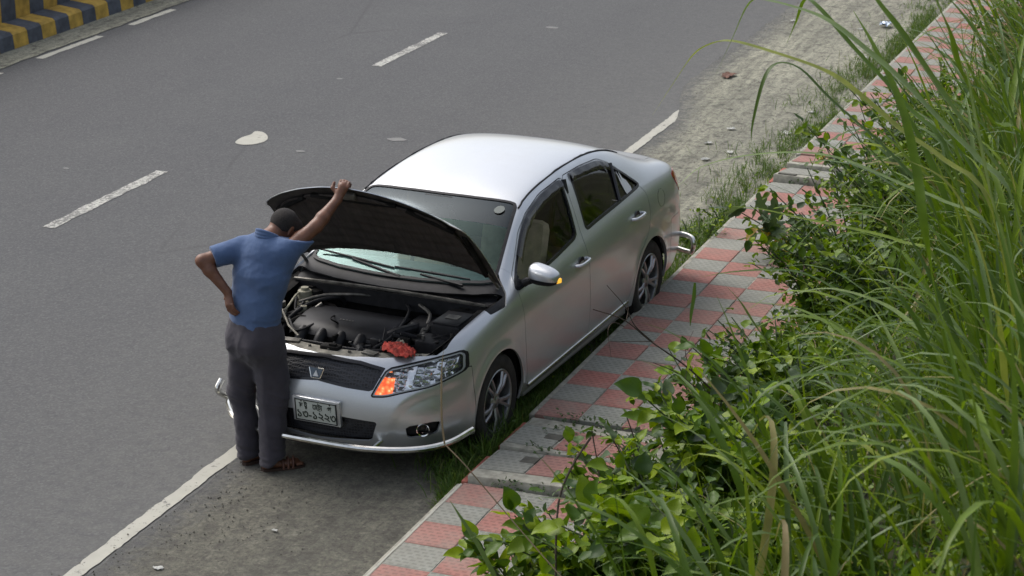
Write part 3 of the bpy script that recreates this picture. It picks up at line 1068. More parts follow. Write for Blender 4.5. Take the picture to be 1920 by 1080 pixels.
# lamps and grilles ---------------------------------------------------
for sd in (LEFT, RIGHT):
    hl = fclip(M1, ('hl', -1, .004), sd)
    lamp = skin('headlight', hl, M_lens, car, -.002, .02)
    hm = fclip(M1, ('hl', -1, -.002), sd)
    hV = hm[0]
    fz = (hV[:, 2] - .55 + .10 * np.abs(hV[:, 1])) / .034
    seg = np.floor(np.abs(hV[:, 1]) / .045)
    amp = .55 + .45 * np.sin(seg * 2.4 + 1)
    cr_ = np.array([mnoise.noise((v[0] * 16, v[1] * 22, v[2] * 26)) for v in hV])
    hm = (hV - hm[1] * (.012 + .030 * amp * (fz - np.floor(fz)) + .010 * (seg % 2) + .010 * cr_)[:, None], hm[1], hm[2], hm[3], hm[4])
    skin('lamp_housing', hm, M_house, lamp, -.012, .0, angle=40)
    skin('lamp_trim', fclip(M1, ('hl', -1, .003), ('hl', 1, -.015), sd), M_sticker, lamp, -.006, .0)
    skin('lamp_seal', fclip(M1, ('hl', -1, -.004), ('hl', 1, -.007), sd), M_blk, lamp, -.001, .05)
    s = 1 if sd is LEFT else -1
    am = hl
    amb = clip(hl, .478 + .0 - np.abs(hl[0][:, 1]) - .35 * np.clip(hl[0][:, 2] - .66, 0, 1))
    amb = clip(amb, .672 - amb[0][:, 2])
    skin('turn_signal', amb, M_orange, lamp, -.016, .02)
    for (d_, y_, z_, r_) in [(.30, .535, .662, .052), (.395, .635, .690, .050), (.50, .725, .715, .036)]:
        mb = MB()
        ax = Vector((.86, s * .42, .10)).normalized()
        Mx = Matrix.Translation(Vector(L3(d_, y_ * s, z_)) - ax * .05) @ ax.to_track_quat('Z', 'Y').to_matrix().to_4x4()
        mb.lathe([(.0, -.02), (r_ * .5, -.01), (r_ * .8, .008), (r_, .034), (r_ * .9, .036), (r_ * .72, .014), (r_ * .5, .006), (.012, .004), (.010, .022), (0, .024)], 24, Mx)
        mb.build('reflector_bowl', M_refl, lamp)
    div = MB()
    for (a, b) in [((.245, .462, .60), (.335, .475, .735)), ((.345, .585, .625), (.42, .595, .755)), ((.44, .690, .655), (.49, .69, .77))]:
        div.tube([L3(a[0], a[1] * s, a[2]), L3(b[0], b[1] * s, b[2])], .006, 6)
    div.build('lamp_divider', M_alloy, lamp)
    skin('tail_lamp', fclip(M1, ('tail', -1, .003), sd), M_tail, car, .004, .02)

gm_ = fclip(M1, ('gr', -1, .0), ('hl', 1, .004))
skin('grille', gm_, M_grille, car, -.018, .0)
skin('grille_surround', fclip(M1, ('gr', -1, -.002), ('gr', 1, -.014), ('hl', 1, .004)), M_blkg, car, .001, .02)
skin('lower_grille', fclip(M1, ('lg', -1, .0)), M_grille, car, -.03, .0)
for sd in (LEFT, RIGHT):
    s = 1 if sd is LEFT else -1
    fo = skin('fog_lamp_recess', fclip(M1, ('fog', -1, 0), sd), M_blk, car, -.03, .0)
    ax = Vector((.9, s * .42, .0)).normalized()
    Mx = Matrix.Translation(Vector(M1[0][np.argmin((M1[0][:, 1] - .648 * s) ** 2 + (M1[0][:, 2] - .343) ** 2 + (M1[0][:, 0] < 0) * 9)]) - ax * .040) @ ax.to_track_quat('Z', 'Y').to_matrix().to_4x4()
    mb = MB(); mb.lathe([(0, .0), (.03, .004), (.036, .03), (.042, .032), (.042, .0)], 20, Mx).build('fog_lamp', M_refl, fo)
    mb = MB(); mb.lathe([(0, .029), (.02, .028), (.036, .024)], 20, Mx).build('fog_lens', M_lens, fo)

# painted panels ------------------------------------------------------
CUT_FRONT = [('hl', 1, .002), ('gr', 1, .0), ('lg', 1, 0), ('fog', 1, 0)]
body = fclip(M1, ('hood', 1, G), ('ws', 1, 0), ('rg', 1, 0), ('winf', 1, -.001), ('winr', 1, -.001), *CUT_FRONT, ('tail', 1, .002), ('void', 1, 0))
bumper = skin('front_bumper', fclip(body, ('bump', -1, G)), M_paint, car)
body = fclip(body, ('bump', 1, G))
cw = fclip(body, ('cowl', -1, 0))
skin('cowl_panel', cw, M_blk, car, -.012, .01)
body = fclip(body, ('cowl', 1, .002))
for sd in (LEFT, RIGHT):
    for nm, f_ in (('front_door', 'df'), ('rear_door', 'dr')):
        doors[(nm, sd[1])] = skin(nm, fclip(body, (f_, -1, G), sd), M_paint, car)
body = fclip(body, ('df', 1, G), ('dr', 1, G))
for sd in (LEFT, RIGHT):
    skin('front_fender', fclip(body, ('fen', -1, .0), sd), M_paint, car)
body = fclip(body, ('fen', 1, .001))
skin('boot_lid', fclip(body, ('trunk', -1, G)), M_paint, car)
body = fclip(body, ('trunk', 1, G))
skin('rear_bumper', fclip(body, ('rbump', -1, G)), M_paint, car)
body = fclip(body, ('rbump', 1, G))
skin('body_shell', body, M_paint, car, 0, .02)

# ditch moulding along the roof edges
for s in (1, -1):
    mb = MB()
    pts = catmull([L3(1.80, .578 * s, 1.385), L3(1.98, .562 * s, 1.425), L3(2.35, .552 * s, 1.456), L3(2.75, .548 * s, 1.464), L3(3.05, .548 * s, 1.450), L3(3.36, .556 * s, 1.388), L3(3.6, .566 * s, 1.30)], 6)
    # lay the moulding on the skin
    out = []
    vis = M1[0]
    for p_ in pts:
        k = np.argmin((vis[:, 0] - p_[0]) ** 2 + (vis[:, 1] - p_[1]) ** 2 + .2 * (vis[:, 2] - p_[2]) ** 2)
        out.append((p_[0], p_[1], vis[k, 2] + .001))
    mb.tube(out, .007, 6).build('roof_moulding', M_blk, car)

# raised bonnet -------------------------------------------------------
hp = Vector(L3(1.2, 0, .98))
HA = 58.0
hoodroot_M = Matrix.Translation(hp) @ Matrix.Rotation(math.radians(-HA), 4, 'Y') @ Matrix.Translation(-hp)
hs = fclip(M0, ('hood', -1, G))
def rotM(M):
    Rn = np.array(hoodroot_M.to_3x3()); t = np.array(hoodroot_M.translation)
    return (M[0] @ Rn.T + t, M[1] @ Rn.T, M[2], M[3], M[4])
hood = skin('bonnet', rotM(hs), M_paint, car, 0, .005)
skin('bonnet_inner_panel', rotM(fclip(hs, ('hood', -1, .0055))), plain('bonnet_underside', (.07, .062, .056), .8, var=.4, nscale=9), hood, -.0065, .0)
pd_ = fclip(hs, ('hood', -1, .085))
pz = .0028 * np.sin(pd_[0][:, 0] * 62 + 1.2 * np.sin(pd_[0][:, 1] * 5)) + .010 * np.array([mnoise.noise((v[0] * 9, v[1] * 4, 3)) for v in pd_[0]])
pd_ = (pd_[0] - pd_[1] * pz[:, None], pd_[1], pd_[2], pd_[3], pd_[4])
skin('insulation_pad', rotM(pd_), M_liner, hood, -.030, -.012)
rib = MB()
for (p0, p1) in [((.30, -.30, .80), (.30, .30, .80)), ((.33, .36, .80), (.52, .63, .83)), ((.33, -.36, .80), (.52, -.63, .83)), ((.6, .66, .87), (1.02, .69, .92)), ((.6, -.66, .87), (1.02, -.69, .92))]:
    a, b = [hoodroot_M @ Vector(L3(p[0], p[1], p[2] + .0)) for p in (p0, p1)]
    rib.tube([a, b], .018, 6)
rib.build('stiffening_rib', M_bay, hood)
lt = MB(); lt.box(hoodroot_M @ Vector(L3(.235, 0, .775)), (.05, .09, .03), hoodroot_M.to_3x3(), .006); lt.build('bonnet_latch', M_metal, hood)
for s in (1, -1):
    h_ = MB(); h_.tube([L3(1.17, .70 * s, .93), L3(1.19, .71 * s, .985), hoodroot_M @ Vector(L3(1.0, .70 * s, .925))], .012, 6); h_.build('bonnet_hinge', M_metal, hood)
# visors over the side windows
for s in (1, -1):
    for prof in ([(1.50, 1.112), (1.68, 1.232), (1.85, 1.302), (2.14, 1.358), (2.44, 1.377)], [(2.60, 1.380), (2.80, 1.377), (3.09, 1.352), (3.23, 1.307)]):
        pts = catmull(prof, 6)
        V, F = [], []
        for k, (d_, z_) in enumerate(pts):
            i0 = np.argmin((M1[0][:, 0] - (.9 - d_)) ** 2 + (M1[0][:, 2] - z_) ** 2 + 9 * np.minimum(0, s * M1[0][:, 1] - .4) ** 2)
            yb = abs(M1[0][i0, 1])
            w_ = .058
            V += [(.9 - d_, s * (yb + .004), z_ + .003), (.9 - d_ , s * (yb + .030), z_ - w_ * .35), (.9 - d_, s * (yb + .045), z_ - w_)]
        for k in range(len(pts) - 1):
            for q in range(2):
                F.append((3 * k + q, 3 * k + q + 1, 3 * k + q + 4, 3 * k + q + 3))
        obj('rain_visor', V, F, M_visor, car, True)

# mirrors -------------------------------------------------------------
for s in (1, -1):
    mr = MB()
    bm = bmesh.new(); bmesh.ops.create_uvsphere(bm, u_segments=28, v_segments=18, radius=1)
    V = []
    for v in bm.verts:
        x, y, z = [math.copysign(abs(q) ** .72, q) for q in v.co]
        sx = .085 if x > 0 else .045
        V.append(((.9 - 1.45) + x * sx + .012 * y, s * (.925 + y * .112), 1.022 + z * (.064 - .014 * y) - .008 * y))
    bm.verts.index_update()
    F = [[v.index for v in f.verts] for f in bm.faces]
    bm.free()
    up = MB().add(V, F)
    root = up.build('door_mirror', M_paint, car, True, 60)
    lo = MB()
    V2 = [(a + .001, s * (.925 + (b * s - .925) * 1.012), 1.025 + (c - 1.025) * 1.03 - .002) for a, b, c in V]
    F2 = [f for f in F if sum(V[i][2] for i in f) / len(f) < 1.0]
    lo.add(V2, F2).build('mirror_lower', M_blk, root, True, 60)
    st = MB(); st.tube([L3(1.43, .775 * s, .945), L3(1.44, .80 * s, .962), L3(1.45, .84 * s, .975), L3(1.45, .88 * s, .985)], [.030, .028, .024, .022], 10); st.build('mirror_arm', M_blk, root)
    rp = MB(); rp.box(L3(1.425, 1.030 * s, 1.0), (.05, .022, .034), Matrix.Rotation(s * -.5, 3, 'Z'), .008); rp.build('mirror_repeater', M_amber, root)
    tri = [(1.30, .948), (1.475, 1.075), (1.455, .952)]
    sl = skin('mirror_sail', fclip(M1, ('winf', -1, .004), LEFT if s > 0 else RIGHT), M_blk, car, -.006, 0)
    me_ = sl.data; bm = bmesh.new(); bm.from_mesh(me_)
    kill = [f for f in bm.faces if (.9 - f.calc_center_median().x) > 1.40 + (f.calc_center_median().z - .95) * .35]
    bmesh.ops.delete(bm, geom=kill, context='FACES'); bm.to_mesh(me_); bm.free()

# handles, sill trim, guards ------------------------------------------------
def on_side(d_, z_, s):
    i0 = np.argmin((M1[0][:, 0] - (.9 - d_)) ** 2 + (M1[0][:, 2] - z_) ** 2 + 9 * np.minimum(0, s * M1[0][:, 1] - .4) ** 2)
    return abs(M1[0][i0, 1])
for s in (1, -1):
    for (nm, d_, z_) in (('front_door', 2.285, .848), ('rear_door', 3.345, .892)):
        dr_ = doors[(nm, s)]
        y_ = on_side(d_, z_, s)
        mb = MB(); mb.tube(catmull([L3(d_ - .10, s * (y_ - .004), z_), L3(d_ - .075, s * (y_ + .030), z_ + .004), L3(d_, s * (y_ + .038), z_ + .006), L3(d_ + .075, s * (y_ + .030), z_ + .006), L3(d_ + .10, s * (y_ - .004), z_ + .004)], 4), .0125, 8)
        mb.build('door_handle', M_paint, dr_)
        cu = MB(); cu.lathe([(0, .0), (.04, .001), (.05, .004)], 16, Matrix.Translation(L3(d_, s * (y_ - .002), z_ - .006)) @ Matrix.Rotation(-s * math.pi / 2, 4, 'X')); cu.build('handle_cup', M_blk, dr_)
    sm = MB(); sm.tube([L3(q, s * (on_side(q, .27, s) + .006), .262 + (q - 1.38) * .012) for q in np.linspace(1.38, 3.18, 20)], .011, 8); sm.build('sill_trim', M_chrd, car)
    sk = MB(); sk.box(L3(2.28, .78 * s, .215), (1.85, .07, .07), None, .015); sk.build('sill', M_paint, car)
fuel = MB()

gp = catmull([L3(.34, -.875, .395), L3(.30, -.885, .33), L3(.40, -.865, .245), L3(.28, -.80, .245), L3(.10, -.63, .250), L3(-.015, -.36, .255), L3(-.04, 0, .258), L3(-.015, .36, .255), L3(.10, .63, .252), L3(.26, .79, .262), L3(.46, .868, .292)], 6)
mb = MB(); mb.tube(gp, .021, 10).build('front_bumper_guard', M_chr, car)
gb = MB()
for s in (1, -1):
    gb.tube([L3(.12, .42 * s, .28), L3(.0, .40 * s, .258)], .014, 8)
gb.build('guard_bracket', M_chr, car)
for s in (1, -1):
    lp = catmull([L3(4.36, .70 * s, .47), L3(4.34, .84 * s, .478), L3(4.30, .925 * s, .470), L3(4.275, .950 * s, .43), L3(4.29, .935 * s, .365), L3(4.33, .89 * s, .345), L3(4.38, .78 * s, .345)], 5)
    mb = MB(); mb.tube(lp, .020, 10).build('rear_bumper_guard', M_chr, car)

# number plate ---------------------------------------------------------
PA, PB, PC = Vector(L3(-.012, -.125, .512)), Vector(L3(-.012, .160, .512)), Vector(L3(.004, -.128, .368))
pc = (PB + PC) / 2
ux = (PB - PA).normalized(); uy = (PA - PC).normalized(); un_ = ux.cross(uy)
PM = Matrix((( ux.x, uy.x, un_.x, pc.x), (ux.y, uy.y, un_.y, pc.y), (ux.z, uy.z, un_.z, pc.z), (0, 0, 0, 1)))
mb = MB(); mb.box((0, 0, 0), (.287, .146, .006), None, .002)
plate = mb.build('number_plate', M_plate, car); plate.matrix_local = PM
fm = MB()
for sx, sy, w_, h_ in [(0, .070, .289, .005), (0, -.070, .289, .005), (.142, 0, .005, .146), (-.142, 0, .005, .146)]:
    fm.box((sx, sy, .003), (w_, h_, .007))
fm.build('plate_frame', M_blk, plate, False)
bk = MB(); bk.box((0, .0, -.018), (.33, .17, .03), None, .004); bk.build('plate_holder', M_paint, plate)
for bx in (-.10, .10):
    b_ = MB(); b_.lathe([(0, .006), (.005, .006), (.006, .003)], 10, Matrix.Translation((bx, .062, .0))); b_.build('bolt', M_metal, plate)


def write(txt, size, x, y, name, sx=1.0):
    cu = bpy.data.curves.new('w', 'FONT'); cu.body = txt; cu.size = size; cu.align_x = 'CENTER'; cu.offset = .0012; cu.extrude = .0006
    o = bpy.data.objects.new('w', cu); COL.objects.link(o)
    bpy.context.view_layer.update()
    me = bpy.data.meshes.new_from_object(o.evaluated_get(bpy.context.evaluated_depsgraph_get()))
    bpy.data.objects.remove(o)
    me.materials.clear(); me.materials.append(M_ink)
    q = inst(name, me, plate, (x, y, .0042), None, (sx, 1, 1))
    return q


write('চ', .050, -.102, .016, 'plate_lettering', .85)
write('ট', .046, -.070, .022, 'plate_lettering', .85)
write('ট', .026, -.068, .008, 'plate_lettering', 1.0)
write('েমটা', .050, .012, .016, 'plate_lettering', .74)
obj('plate_lettering', [(.012, .012, .0045), (.034, .004, .0045), (.034, .008, .0045), (.012, .017, .0045)], [(0, 1, 2, 3)], M_ink, plate, False)
write('গ', .050, .096, .016, 'plate_lettering', .85)
write('১৩-১২২৩', .078, .0, -.052, 'plate_digits', .92)

# emblem ---------------------------------------------------------------
em = MB()
ec = Vector(L3(.018, .015, .690))
EM = Matrix.Translation(ec) @ Matrix(((0, -.25, .97, 0), (1, 0, 0, 0), (0, .97, .25, 0), (0, 0, 0, 1))) @ Matrix.Scale(.85, 4)
em.prism([(-.060, .036), (.060, .036), (.036, -.036), (-.036, -.036)], 0, .006, EM)
emb = em.build('emblem', plain('emblem_field', (.12, .15, .19), .25, .6), car)
ee = MB()
for a_, b_ in [((-.060, .036), (-.036, -.036)), ((-.036, -.036), (.036, -.036)), ((.036, -.036), (.060, .036)), ((.060, .036), (.012, .036))]:
    ee.tube([EM @ Vector((*a_, .008)), EM @ Vector((*b_, .008))], .0045, 6)
ee.build('emblem_rim', M_chr, emb)
et = MB(); et.prism([(-.022, -.024), (.0, .020), (.022, -.024)], .006, .013, EM)
et.build('emblem_mark', M_sticker, emb)

# wheels ---------------------------------------------------------------
def wheel(d_, y_, s, steer=0.0):
    R_ = Matrix.Translation(L3(d_, y_ * s, .312)) @ Matrix.Rotation(steer, 4, 'Z') @ Matrix.Rotation(-s * math.pi / 2, 4, 'X')
    root = bpy.data.objects.new('wheel', None); link(root, car); root.matrix_local = R_
    t = MB()
    t.lathe([(.203, -.085), (.245, -.092), (.285, -.092), (.304, -.080), (.312, -.055), (.313, 0), (.312, .055), (.304, .082), (.288, .094), (.262, .098), (.235, .096), (.212, .090), (.203, .082)], 56)
    t.build('tyre', M_rub, root)
    tr = MB()
    for k in range(56):
        q = 2 * math.pi * k / 56
        for zz_ in (-.045, .0, .045):
            tr.box((math.cos(q) * .314, math.sin(q) * .314, zz_), (.006, .021, .036), Matrix.Rotation(q, 3, 'Z'))
    tr.build('tread', M_rub, root, False)
    r = MB()
    r.lathe([(.207, .084), (.212, .090), (.207, .094), (.196, .088), (.190, .062), (.186, -.06), (.20, -.08)], 48)
    rim = r.build('rim', M_alloy, root)
    sp = MB()
    for k in range(5):
        for o_ in (-.135, .135):
            q = 2 * math.pi * k / 5 + .3
            ct, st_ = math.cos(q + o_ * .55), math.sin(q + o_ * .55)
            c2, s2 = math.cos(q + o_ * 1.25), math.sin(q + o_ * 1.25)
            a, b = Vector((ct * .045, st_ * .045, .068)), Vector((c2 * .196, s2 * .196, .078))
            t_ = (b - a).normalized(); w_ = Vector((-t_.y, t_.x, 0)).normalized()
            V = []
            for p_, wd in ((a, .015), ((a + b) / 2 + Vector((0, 0, .012)), .012), (b, .013)):
                V += [p_ - w_ * wd, p_ - w_ * wd * .6 + Vector((0, 0, .012)), p_ + w_ * wd * .6 + Vector((0, 0, .012)), p_ + w_ * wd, p_ - Vector((0, 0, .025))]
            F = []
            for i in range(2):
                for j in range(5):
                    F.append((5 * i + j, 5 * i + (j + 1) % 5, 5 * i + 5 + (j + 1) % 5, 5 * i + 5 + j))
            sp.add(V, F)
    sp.build('spokes', M_alloy, rim)
    hb = MB(); hb.lathe([(0, .088), (.022, .087), (.030, .080), (.052, .076), (.060, .066), (.060, .03)], 24); hb.build('hub_cap', M_alloy, rim)
    ds = MB(); ds.lathe([(0, .02), (.13, .02), (.135, .012), (.135, -.0), (0, -.0)], 32); ds.build('brake_disc', M_disc, root)
    bk_ = MB(); bk_.lathe([(0, -.03), (.19, -.03)], 32); bk_.build('wheel_back', M_bay, root)
    nb = MB()
    for k in range(5):
        q = 2 * math.pi * k / 5
        nb.lathe([(.008, .06), (.008, .076), (0, .078)], 8, Matrix.Translation((math.cos(q) * .045, math.sin(q) * .045, 0)))
    nb.build('wheel_nuts', M_metal, rim)
    return root


for s in (1, -1):
    wheel(.915, .742, s, .0)
    wheel(3.615, .742, s)
    for c_ in (.915, 3.615):
        lin = MB()
        N_ = 24
        V, F = [], []
        for k in range(N_ + 1):
            q = math.radians(-20 + 220 * k / N_)
            for y_ in (.815, .50):
                V.append(L3(c_ + math.cos(q) * .362, y_ * s, .315 + math.sin(q) * .362))
        for k in range(N_):
            F.append((2 * k, 2 * k + 1, 2 * k + 3, 2 * k + 2))
        n0 = len(V)
        V += [L3(c_ + math.cos(math.radians(-20 + 220 * k / N_)) * .362, .50 * s, .315 + math.sin(math.radians(-20 + 220 * k / N_)) * .362) for k in range(N_ + 1)]
        F.append(tuple(range(n0, n0 + N_ + 1)))
        lin.add(V, F).build('wheel_arch_liner', M_blk, car)
ub = MB(); ub.box(L3(2.3, 0, .21), (4.1, 1.36, .05)); ub.build('underbody', M_bay, car, False)
ax = MB()
ax.tube([L3(.915, -.7, .3), L3(.915, .7, .3)], .03, 8); ax.tube([L3(3.615, -.7, .3), L3(3.615, .7, .3)], .04, 8)
ax.tube([L3(1.2, .1, .2), L3(2.6, .15, .19), L3(3.4, .3, .2), L3(4.3, .45, .24)], .028, 8)
ax.build('axle', M_bay, car)

# engine bay -------------------------------------------------------------
bay = MB()
for s in (1, -1):
    V = [L3(.30, .64 * s, .30), L3(1.06, .70 * s, .30), L3(1.06, .715 * s, .905), L3(.75, .695 * s, .868), L3(.46, .655 * s, .815), L3(.36, .60 * s, .77)]
    bay.add(V, [tuple(range(6))])
V = [L3(.2, -.7, .33), L3(.2, .7, .33), L3(1.05, .7, .33), L3(1.05, -.7, .33)]
bay.add(V, [(0, 1, 2, 3)])
fw = [L3(1.02, y_, z_) for y_, z_ in [(-.73, .33), (-.73, .90), (-.4, .945), (0, .955), (.4, .945), (.73, .90), (.73, .33)]]
bay.add(fw, [tuple(range(7))])
bay.build('engine_bay', M_bay, car, False)
# ledges between bay and fender
for s in (1, -1):
    lg_ = MB()
    pr = [(.44, .672, .665, .80), (.75, .722, .655, .872), (1.03, .750, .66, .905), (1.14, .758, .68, .915)]
    V = []
    for (d_, yo, yi, z_) in pr:
        V += [L3(d_, yo * s, z_), L3(d_, yi * s, z_ - .012)]
    lg_.add(V, [(2 * k, 2 * k + 1, 2 * k + 3, 2 * k + 2) for k in range(3)])
    lg_.build('fender_ledge', M_bay, car, False)
# cowl ridges under the windscreen
for (d0, k_, z0, r_, m_) in [(1.045, .13, .968, .010, M_eng), (.955, .06, .945, .011, M_metal)]:
    mb = MB()
    mb.tube([L3(d0 + k_ * (y_ / .7) ** 2, y_, z0 - .035 * (y_ / .7) ** 2) for y_ in np.linspace(-.70, .70, 24)], r_, 6)
    mb.build('cowl_seal', m_, car)
cp = MB()
V, F = [], []
for k, y_ in enumerate(np.linspace(-.72, .72, 24)):
    q = (y_ / .7) ** 2
    V += [L3(1.09 + .13 * q, y_, .985 - .04 * q), L3(1.02 + .12 * q, y_, .950 - .035 * q), L3(.96 + .06 * q, y_, .925 - .03 * q), L3(.955 + .06 * q, y_, .82)]
for k in range(23):
    for j in range(3):
        F.append((4 * k + j, 4 * k + j + 1, 4 * k + 5 + j, 4 * k + 4 + j))
cp.add(V, F).build('cowl_tray', M_blk, car, True, 30)
# wipers
def wiper(p0, p1, q0, q1):
    mb = MB()
    mb.tube([L3(*p0), L3(*p1)], [.012, .008], 6)
    w_ = mb.build('wiper_arm', M_blk, car)
    bl_ = MB(); bl_.tube([L3(*q0), L3(*[(a + b) / 2 for a, b in zip(q0, q1)]), L3(*q1)], [.006, .010, .006], 6); bl_.build('wiper_blade', M_blk, w_)
wiper((1.085, .05, 1.0), (1.175, -.35, 1.045), (1.23, -.62, 1.06), (1.14, -.02, 1.035))
wiper((1.095, .50, .995), (1.13, .18, 1.02), (1.15, -.02, 1.04), (1.165, .52, 1.02))

# engine and its surroundings
en = MB(); en.box(L3(.72, -.10, .60), (.42, .62, .34), None, .03); en.build('engine_block', M_bay, car)
ec_ = MB()
V, F = [], []
prof = [(.50, .735), (.525, .775), (.60, .800), (.72, .815), (.84, .815), (.88, .80), (.895, .76)]
for y_, zs in ((-.46, -.015), (-.44, 0), (-.1, .004), (.22, 0), (.24, -.015)):
    for (d_, z_) in prof:
        V.append(L3(d_ + .02 * abs(y_ + .1), y_, z_ + zs))
for a in range(4):
    for b in range(len(prof) - 1):
        F.append((a * 7 + b, a * 7 + b + 1, a * 7 + 8 + b, a * 7 + 7 + b))
cov = ec_.add(V, F).build('engine_cover', M_eng, car, True, 40)
lt_ = MB()
for k in range(5):
    lt_.box(L3(.655, -.16 + k * .022, .8105), (.018, .012, .003))
lt_.build('cover_lettering', M_metal, cov, False)
for y_ in (-.36, -.22, -.08, .06):
    gr_ = MB()
    gr_.tube(catmull([L3(.54, y_, .752), L3(.485, y_, .725), L3(.455, y_, .66), L3(.47, y_, .56)], 8), .038, 16)
    gr_.build('intake_runner', M_eng, car)
hose = []
def hs_(name, pts, r, m, n=8):
    mb = MB(); mb.tube(catmull(pts, 6), r, n); return mb.build(name, m, car)
hs_('air_hose', [L3(.60, .20, .76), L3(.62, .28, .80), L3(.72, .33, .80), L3(.84, .33, .78)], .032, M_blk)
hs_('radiator_hose', [L3(.22, .16, .735), L3(.30, .17, .76), L3(.38, .12, .75), L3(.46, .14, .71)], .024, M_blk)
hs_('heater_hose', [L3(.98, -.30, .80), L3(.93, -.33, .85), L3(.82, -.46, .83), L3(.62, -.52, .78), L3(.45, -.50, .70)], .014, M_blk)
hs_('brake_line', [L3(.98, -.55, .85), L3(.85, -.58, .87), L3(.66, -.56, .83), L3(.50, -.58, .78), L3(.36, -.55, .75)], .008, M_cream)
hs_('wiring_loom', [L3(.27, -.50, .765), L3(.31, -.2, .765), L3(.30, .12, .765), L3(.36, .33, .77), L3(.50, .40, .77)], .012, M_blk)
hs_('cable', [L3(.98, .15, .86), L3(.88, .22, .85), L3(.70, .26, .82), L3(.50, .27, .79), L3(.36, .23, .765)], .010, M_blk)
hs_('vacuum_pipe', [L3(.97, -.1, .88), L3(.93, -.2, .89), L3(.91, -.42, .86), L3(.80, -.55, .83)], .010, M_metal)
hs_('purge_pipe', [L3(.97, .25, .87), L3(.90, .36, .84), L3(.75, .40, .80), L3(.60, .45, .78)], .012, M_metal)
ps = MB(); ps.tube([L3(.32, -.28, .79), L3(.44, -.42, .80), L3(.60, -.56, .84)], .007, 6); ps.build('bonnet_stay', M_beige, car)
bt = MB(); bt.box(L3(.60, .56, .70), (.17, .24, .2), None, .008); btr = bt.build('battery', M_blk, car)
bt2 = MB(); bt2.tube([L3(.56, .48, .80), L3(.56, .48, .825)], .010, 8).tube([L3(.66, .63, .80), L3(.66, .63, .825)], .010, 8).build('terminal', M_metal, btr)
ff = MB(); ff.box(L3(.80, .575, .79), (.26, .20, .16), None, .02); fbx = ff.build('fuse_box', M_blk, car)
fl_ = MB(); fl_.box(L3(.80, .575, .872), (.24, .185, .02), None, .008); fl_.build('fuse_box_lid', M_eng, fbx)
fl2 = MB(); fl2.box(L3(.80, .575, .884), (.07, .09, .006)); fl2.build('fuse_box_label', M_metal, fbx, False)
ab = MB(); ab.box(L3(.84, .36, .72), (.22, .20, .20), None, .03); ab.build('air_cleaner', M_blk, car)
for s in (1, -1):
    tw = MB(); tw.lathe([(0, .0), (.03, .0), (.035, -.012), (.085, -.02), (.10, -.06), (.105, -.2)], 24, Matrix.Translation(L3(.99, .56 * s, .885))); tw.build('strut_tower', M_bay, car)
rs = MB(); rs.lathe([(0, .0), (.025, 0), (.027, -.018), (.045, -.022), (.052, -.06), (.05, -.15)], 18, Matrix.Translation(L3(.90, -.56, .90))); rs.build('brake_fluid_reservoir', M_cream, car)
wb = MB(); wb.box(L3(.55, -.61, .74), (.20, .11, .14), None, .02); wbr = wb.build('washer_bottle', M_cream, car)
wc = MB(); wc.lathe([(0, .03), (.03, .03), (.032, .0)], 14, Matrix.Translation(L3(.50, -.60, .81))); wc.build('washer_cap', M_sticker, wbr)
wr = MB(); wr.lathe([(0, .03), (.028, .03), (.03, .0)], 14, Matrix.Translation(L3(.66, -.60, .84))); wr.build('coolant_cap', M_metal, car)
# radiator support
V, F = [], []
ys = np.linspace(-.62, .62, 25)
for y_ in ys:
    q = (abs(y_) / .62) ** 2
    df = .155 + .19 * q
    V += [L3(df, y_, .735 - .01 * q), L3(df + .005, y_, .768 - .012 * q), L3(df + .03, y_, .776 - .012 * q), L3(df + .085, y_, .780 - .012 * q), L3(df + .09, y_, .762), L3(df + .09, y_, .62)]
for k in range(24):
    for j in range(5):
        F.append((6 * k + j, 6 * k + j + 1, 6 * k + 7 + j, 6 * k + 6 + j))
rsup = MB().add(V, F).build('radiator_support', M_beige, car, True, 30)
for y_ in np.linspace(-.56, .56, 9):
    sc_ = MB()
    q = (abs(y_) / .62) ** 2
    sc_.lathe([(0, .012), (.009, .012), (.011, .0)], 8, Matrix.Translation(L3(.155 + .19 * q + .05, y_, .777 - .012 * q)))
    sc_.build('support_bolt', M_metal, rsup)
lk = MB(); lk.box(L3(.235, 0, .775), (.07, .13, .05), None, .01); lk.box(L3(.225, .02, .80), (.03, .05, .03), None, .006); lk.build('latch_block', M_bay, rsup)
for y_, w_ in ((-.30, .13), (.27, .10), (.46, .12)):
    q = (abs(y_) / .62) ** 2
    sh_ = MB()
    sh_.box(L3(.155 + .19 * q + .055, y_, .786 - .012 * q), (.06, w_, .012), Matrix.Rotation(-.5 * y_, 3, 'Z'), .003)
    sh_.build('support_bracket', M_metal, rsup)
rad = MB(); rad.box(L3(.30, 0, .55), (.04, .95, .36)); rad.build('radiator', M_bay, car, False)
# clutter seen between the big lumps
for k in range(46):
    cl = MB()
    d_, y_ = rng.uniform(.42, .95), rng.uniform(-.60, .60)
    if -.48 < y_ < .25 and d_ > .5: continue
    sx = rng.uniform(.02, .07)
    cl.box(L3(d_, y_, rng.uniform(.66, .79)), (sx, rng.uniform(.02, .07), rng.uniform(.03, .1)), Matrix.Rotation(rng.uniform(0, 3), 3, 'Z'), .005)
    cl.build('engine_ancillary', M_bay if k % 4 else M_eng, car)
for k in range(16):
    cl = MB()
    d_, y_ = rng.uniform(.40, .92), rng.choice([rng.uniform(-.62, -.45), rng.uniform(.26, .42)])
    cl.lathe([(0, .02), (.012, .02), (.016, .0), (.018, -.05)], 10, Matrix.Translation(L3(d_, y_, rng.uniform(.74, .82))) @ Matrix.Rotation(rng.uniform(-.6, .6), 4, 'X'))
    cl.build('engine_fitting', M_metal if k % 3 else M_cream, car)

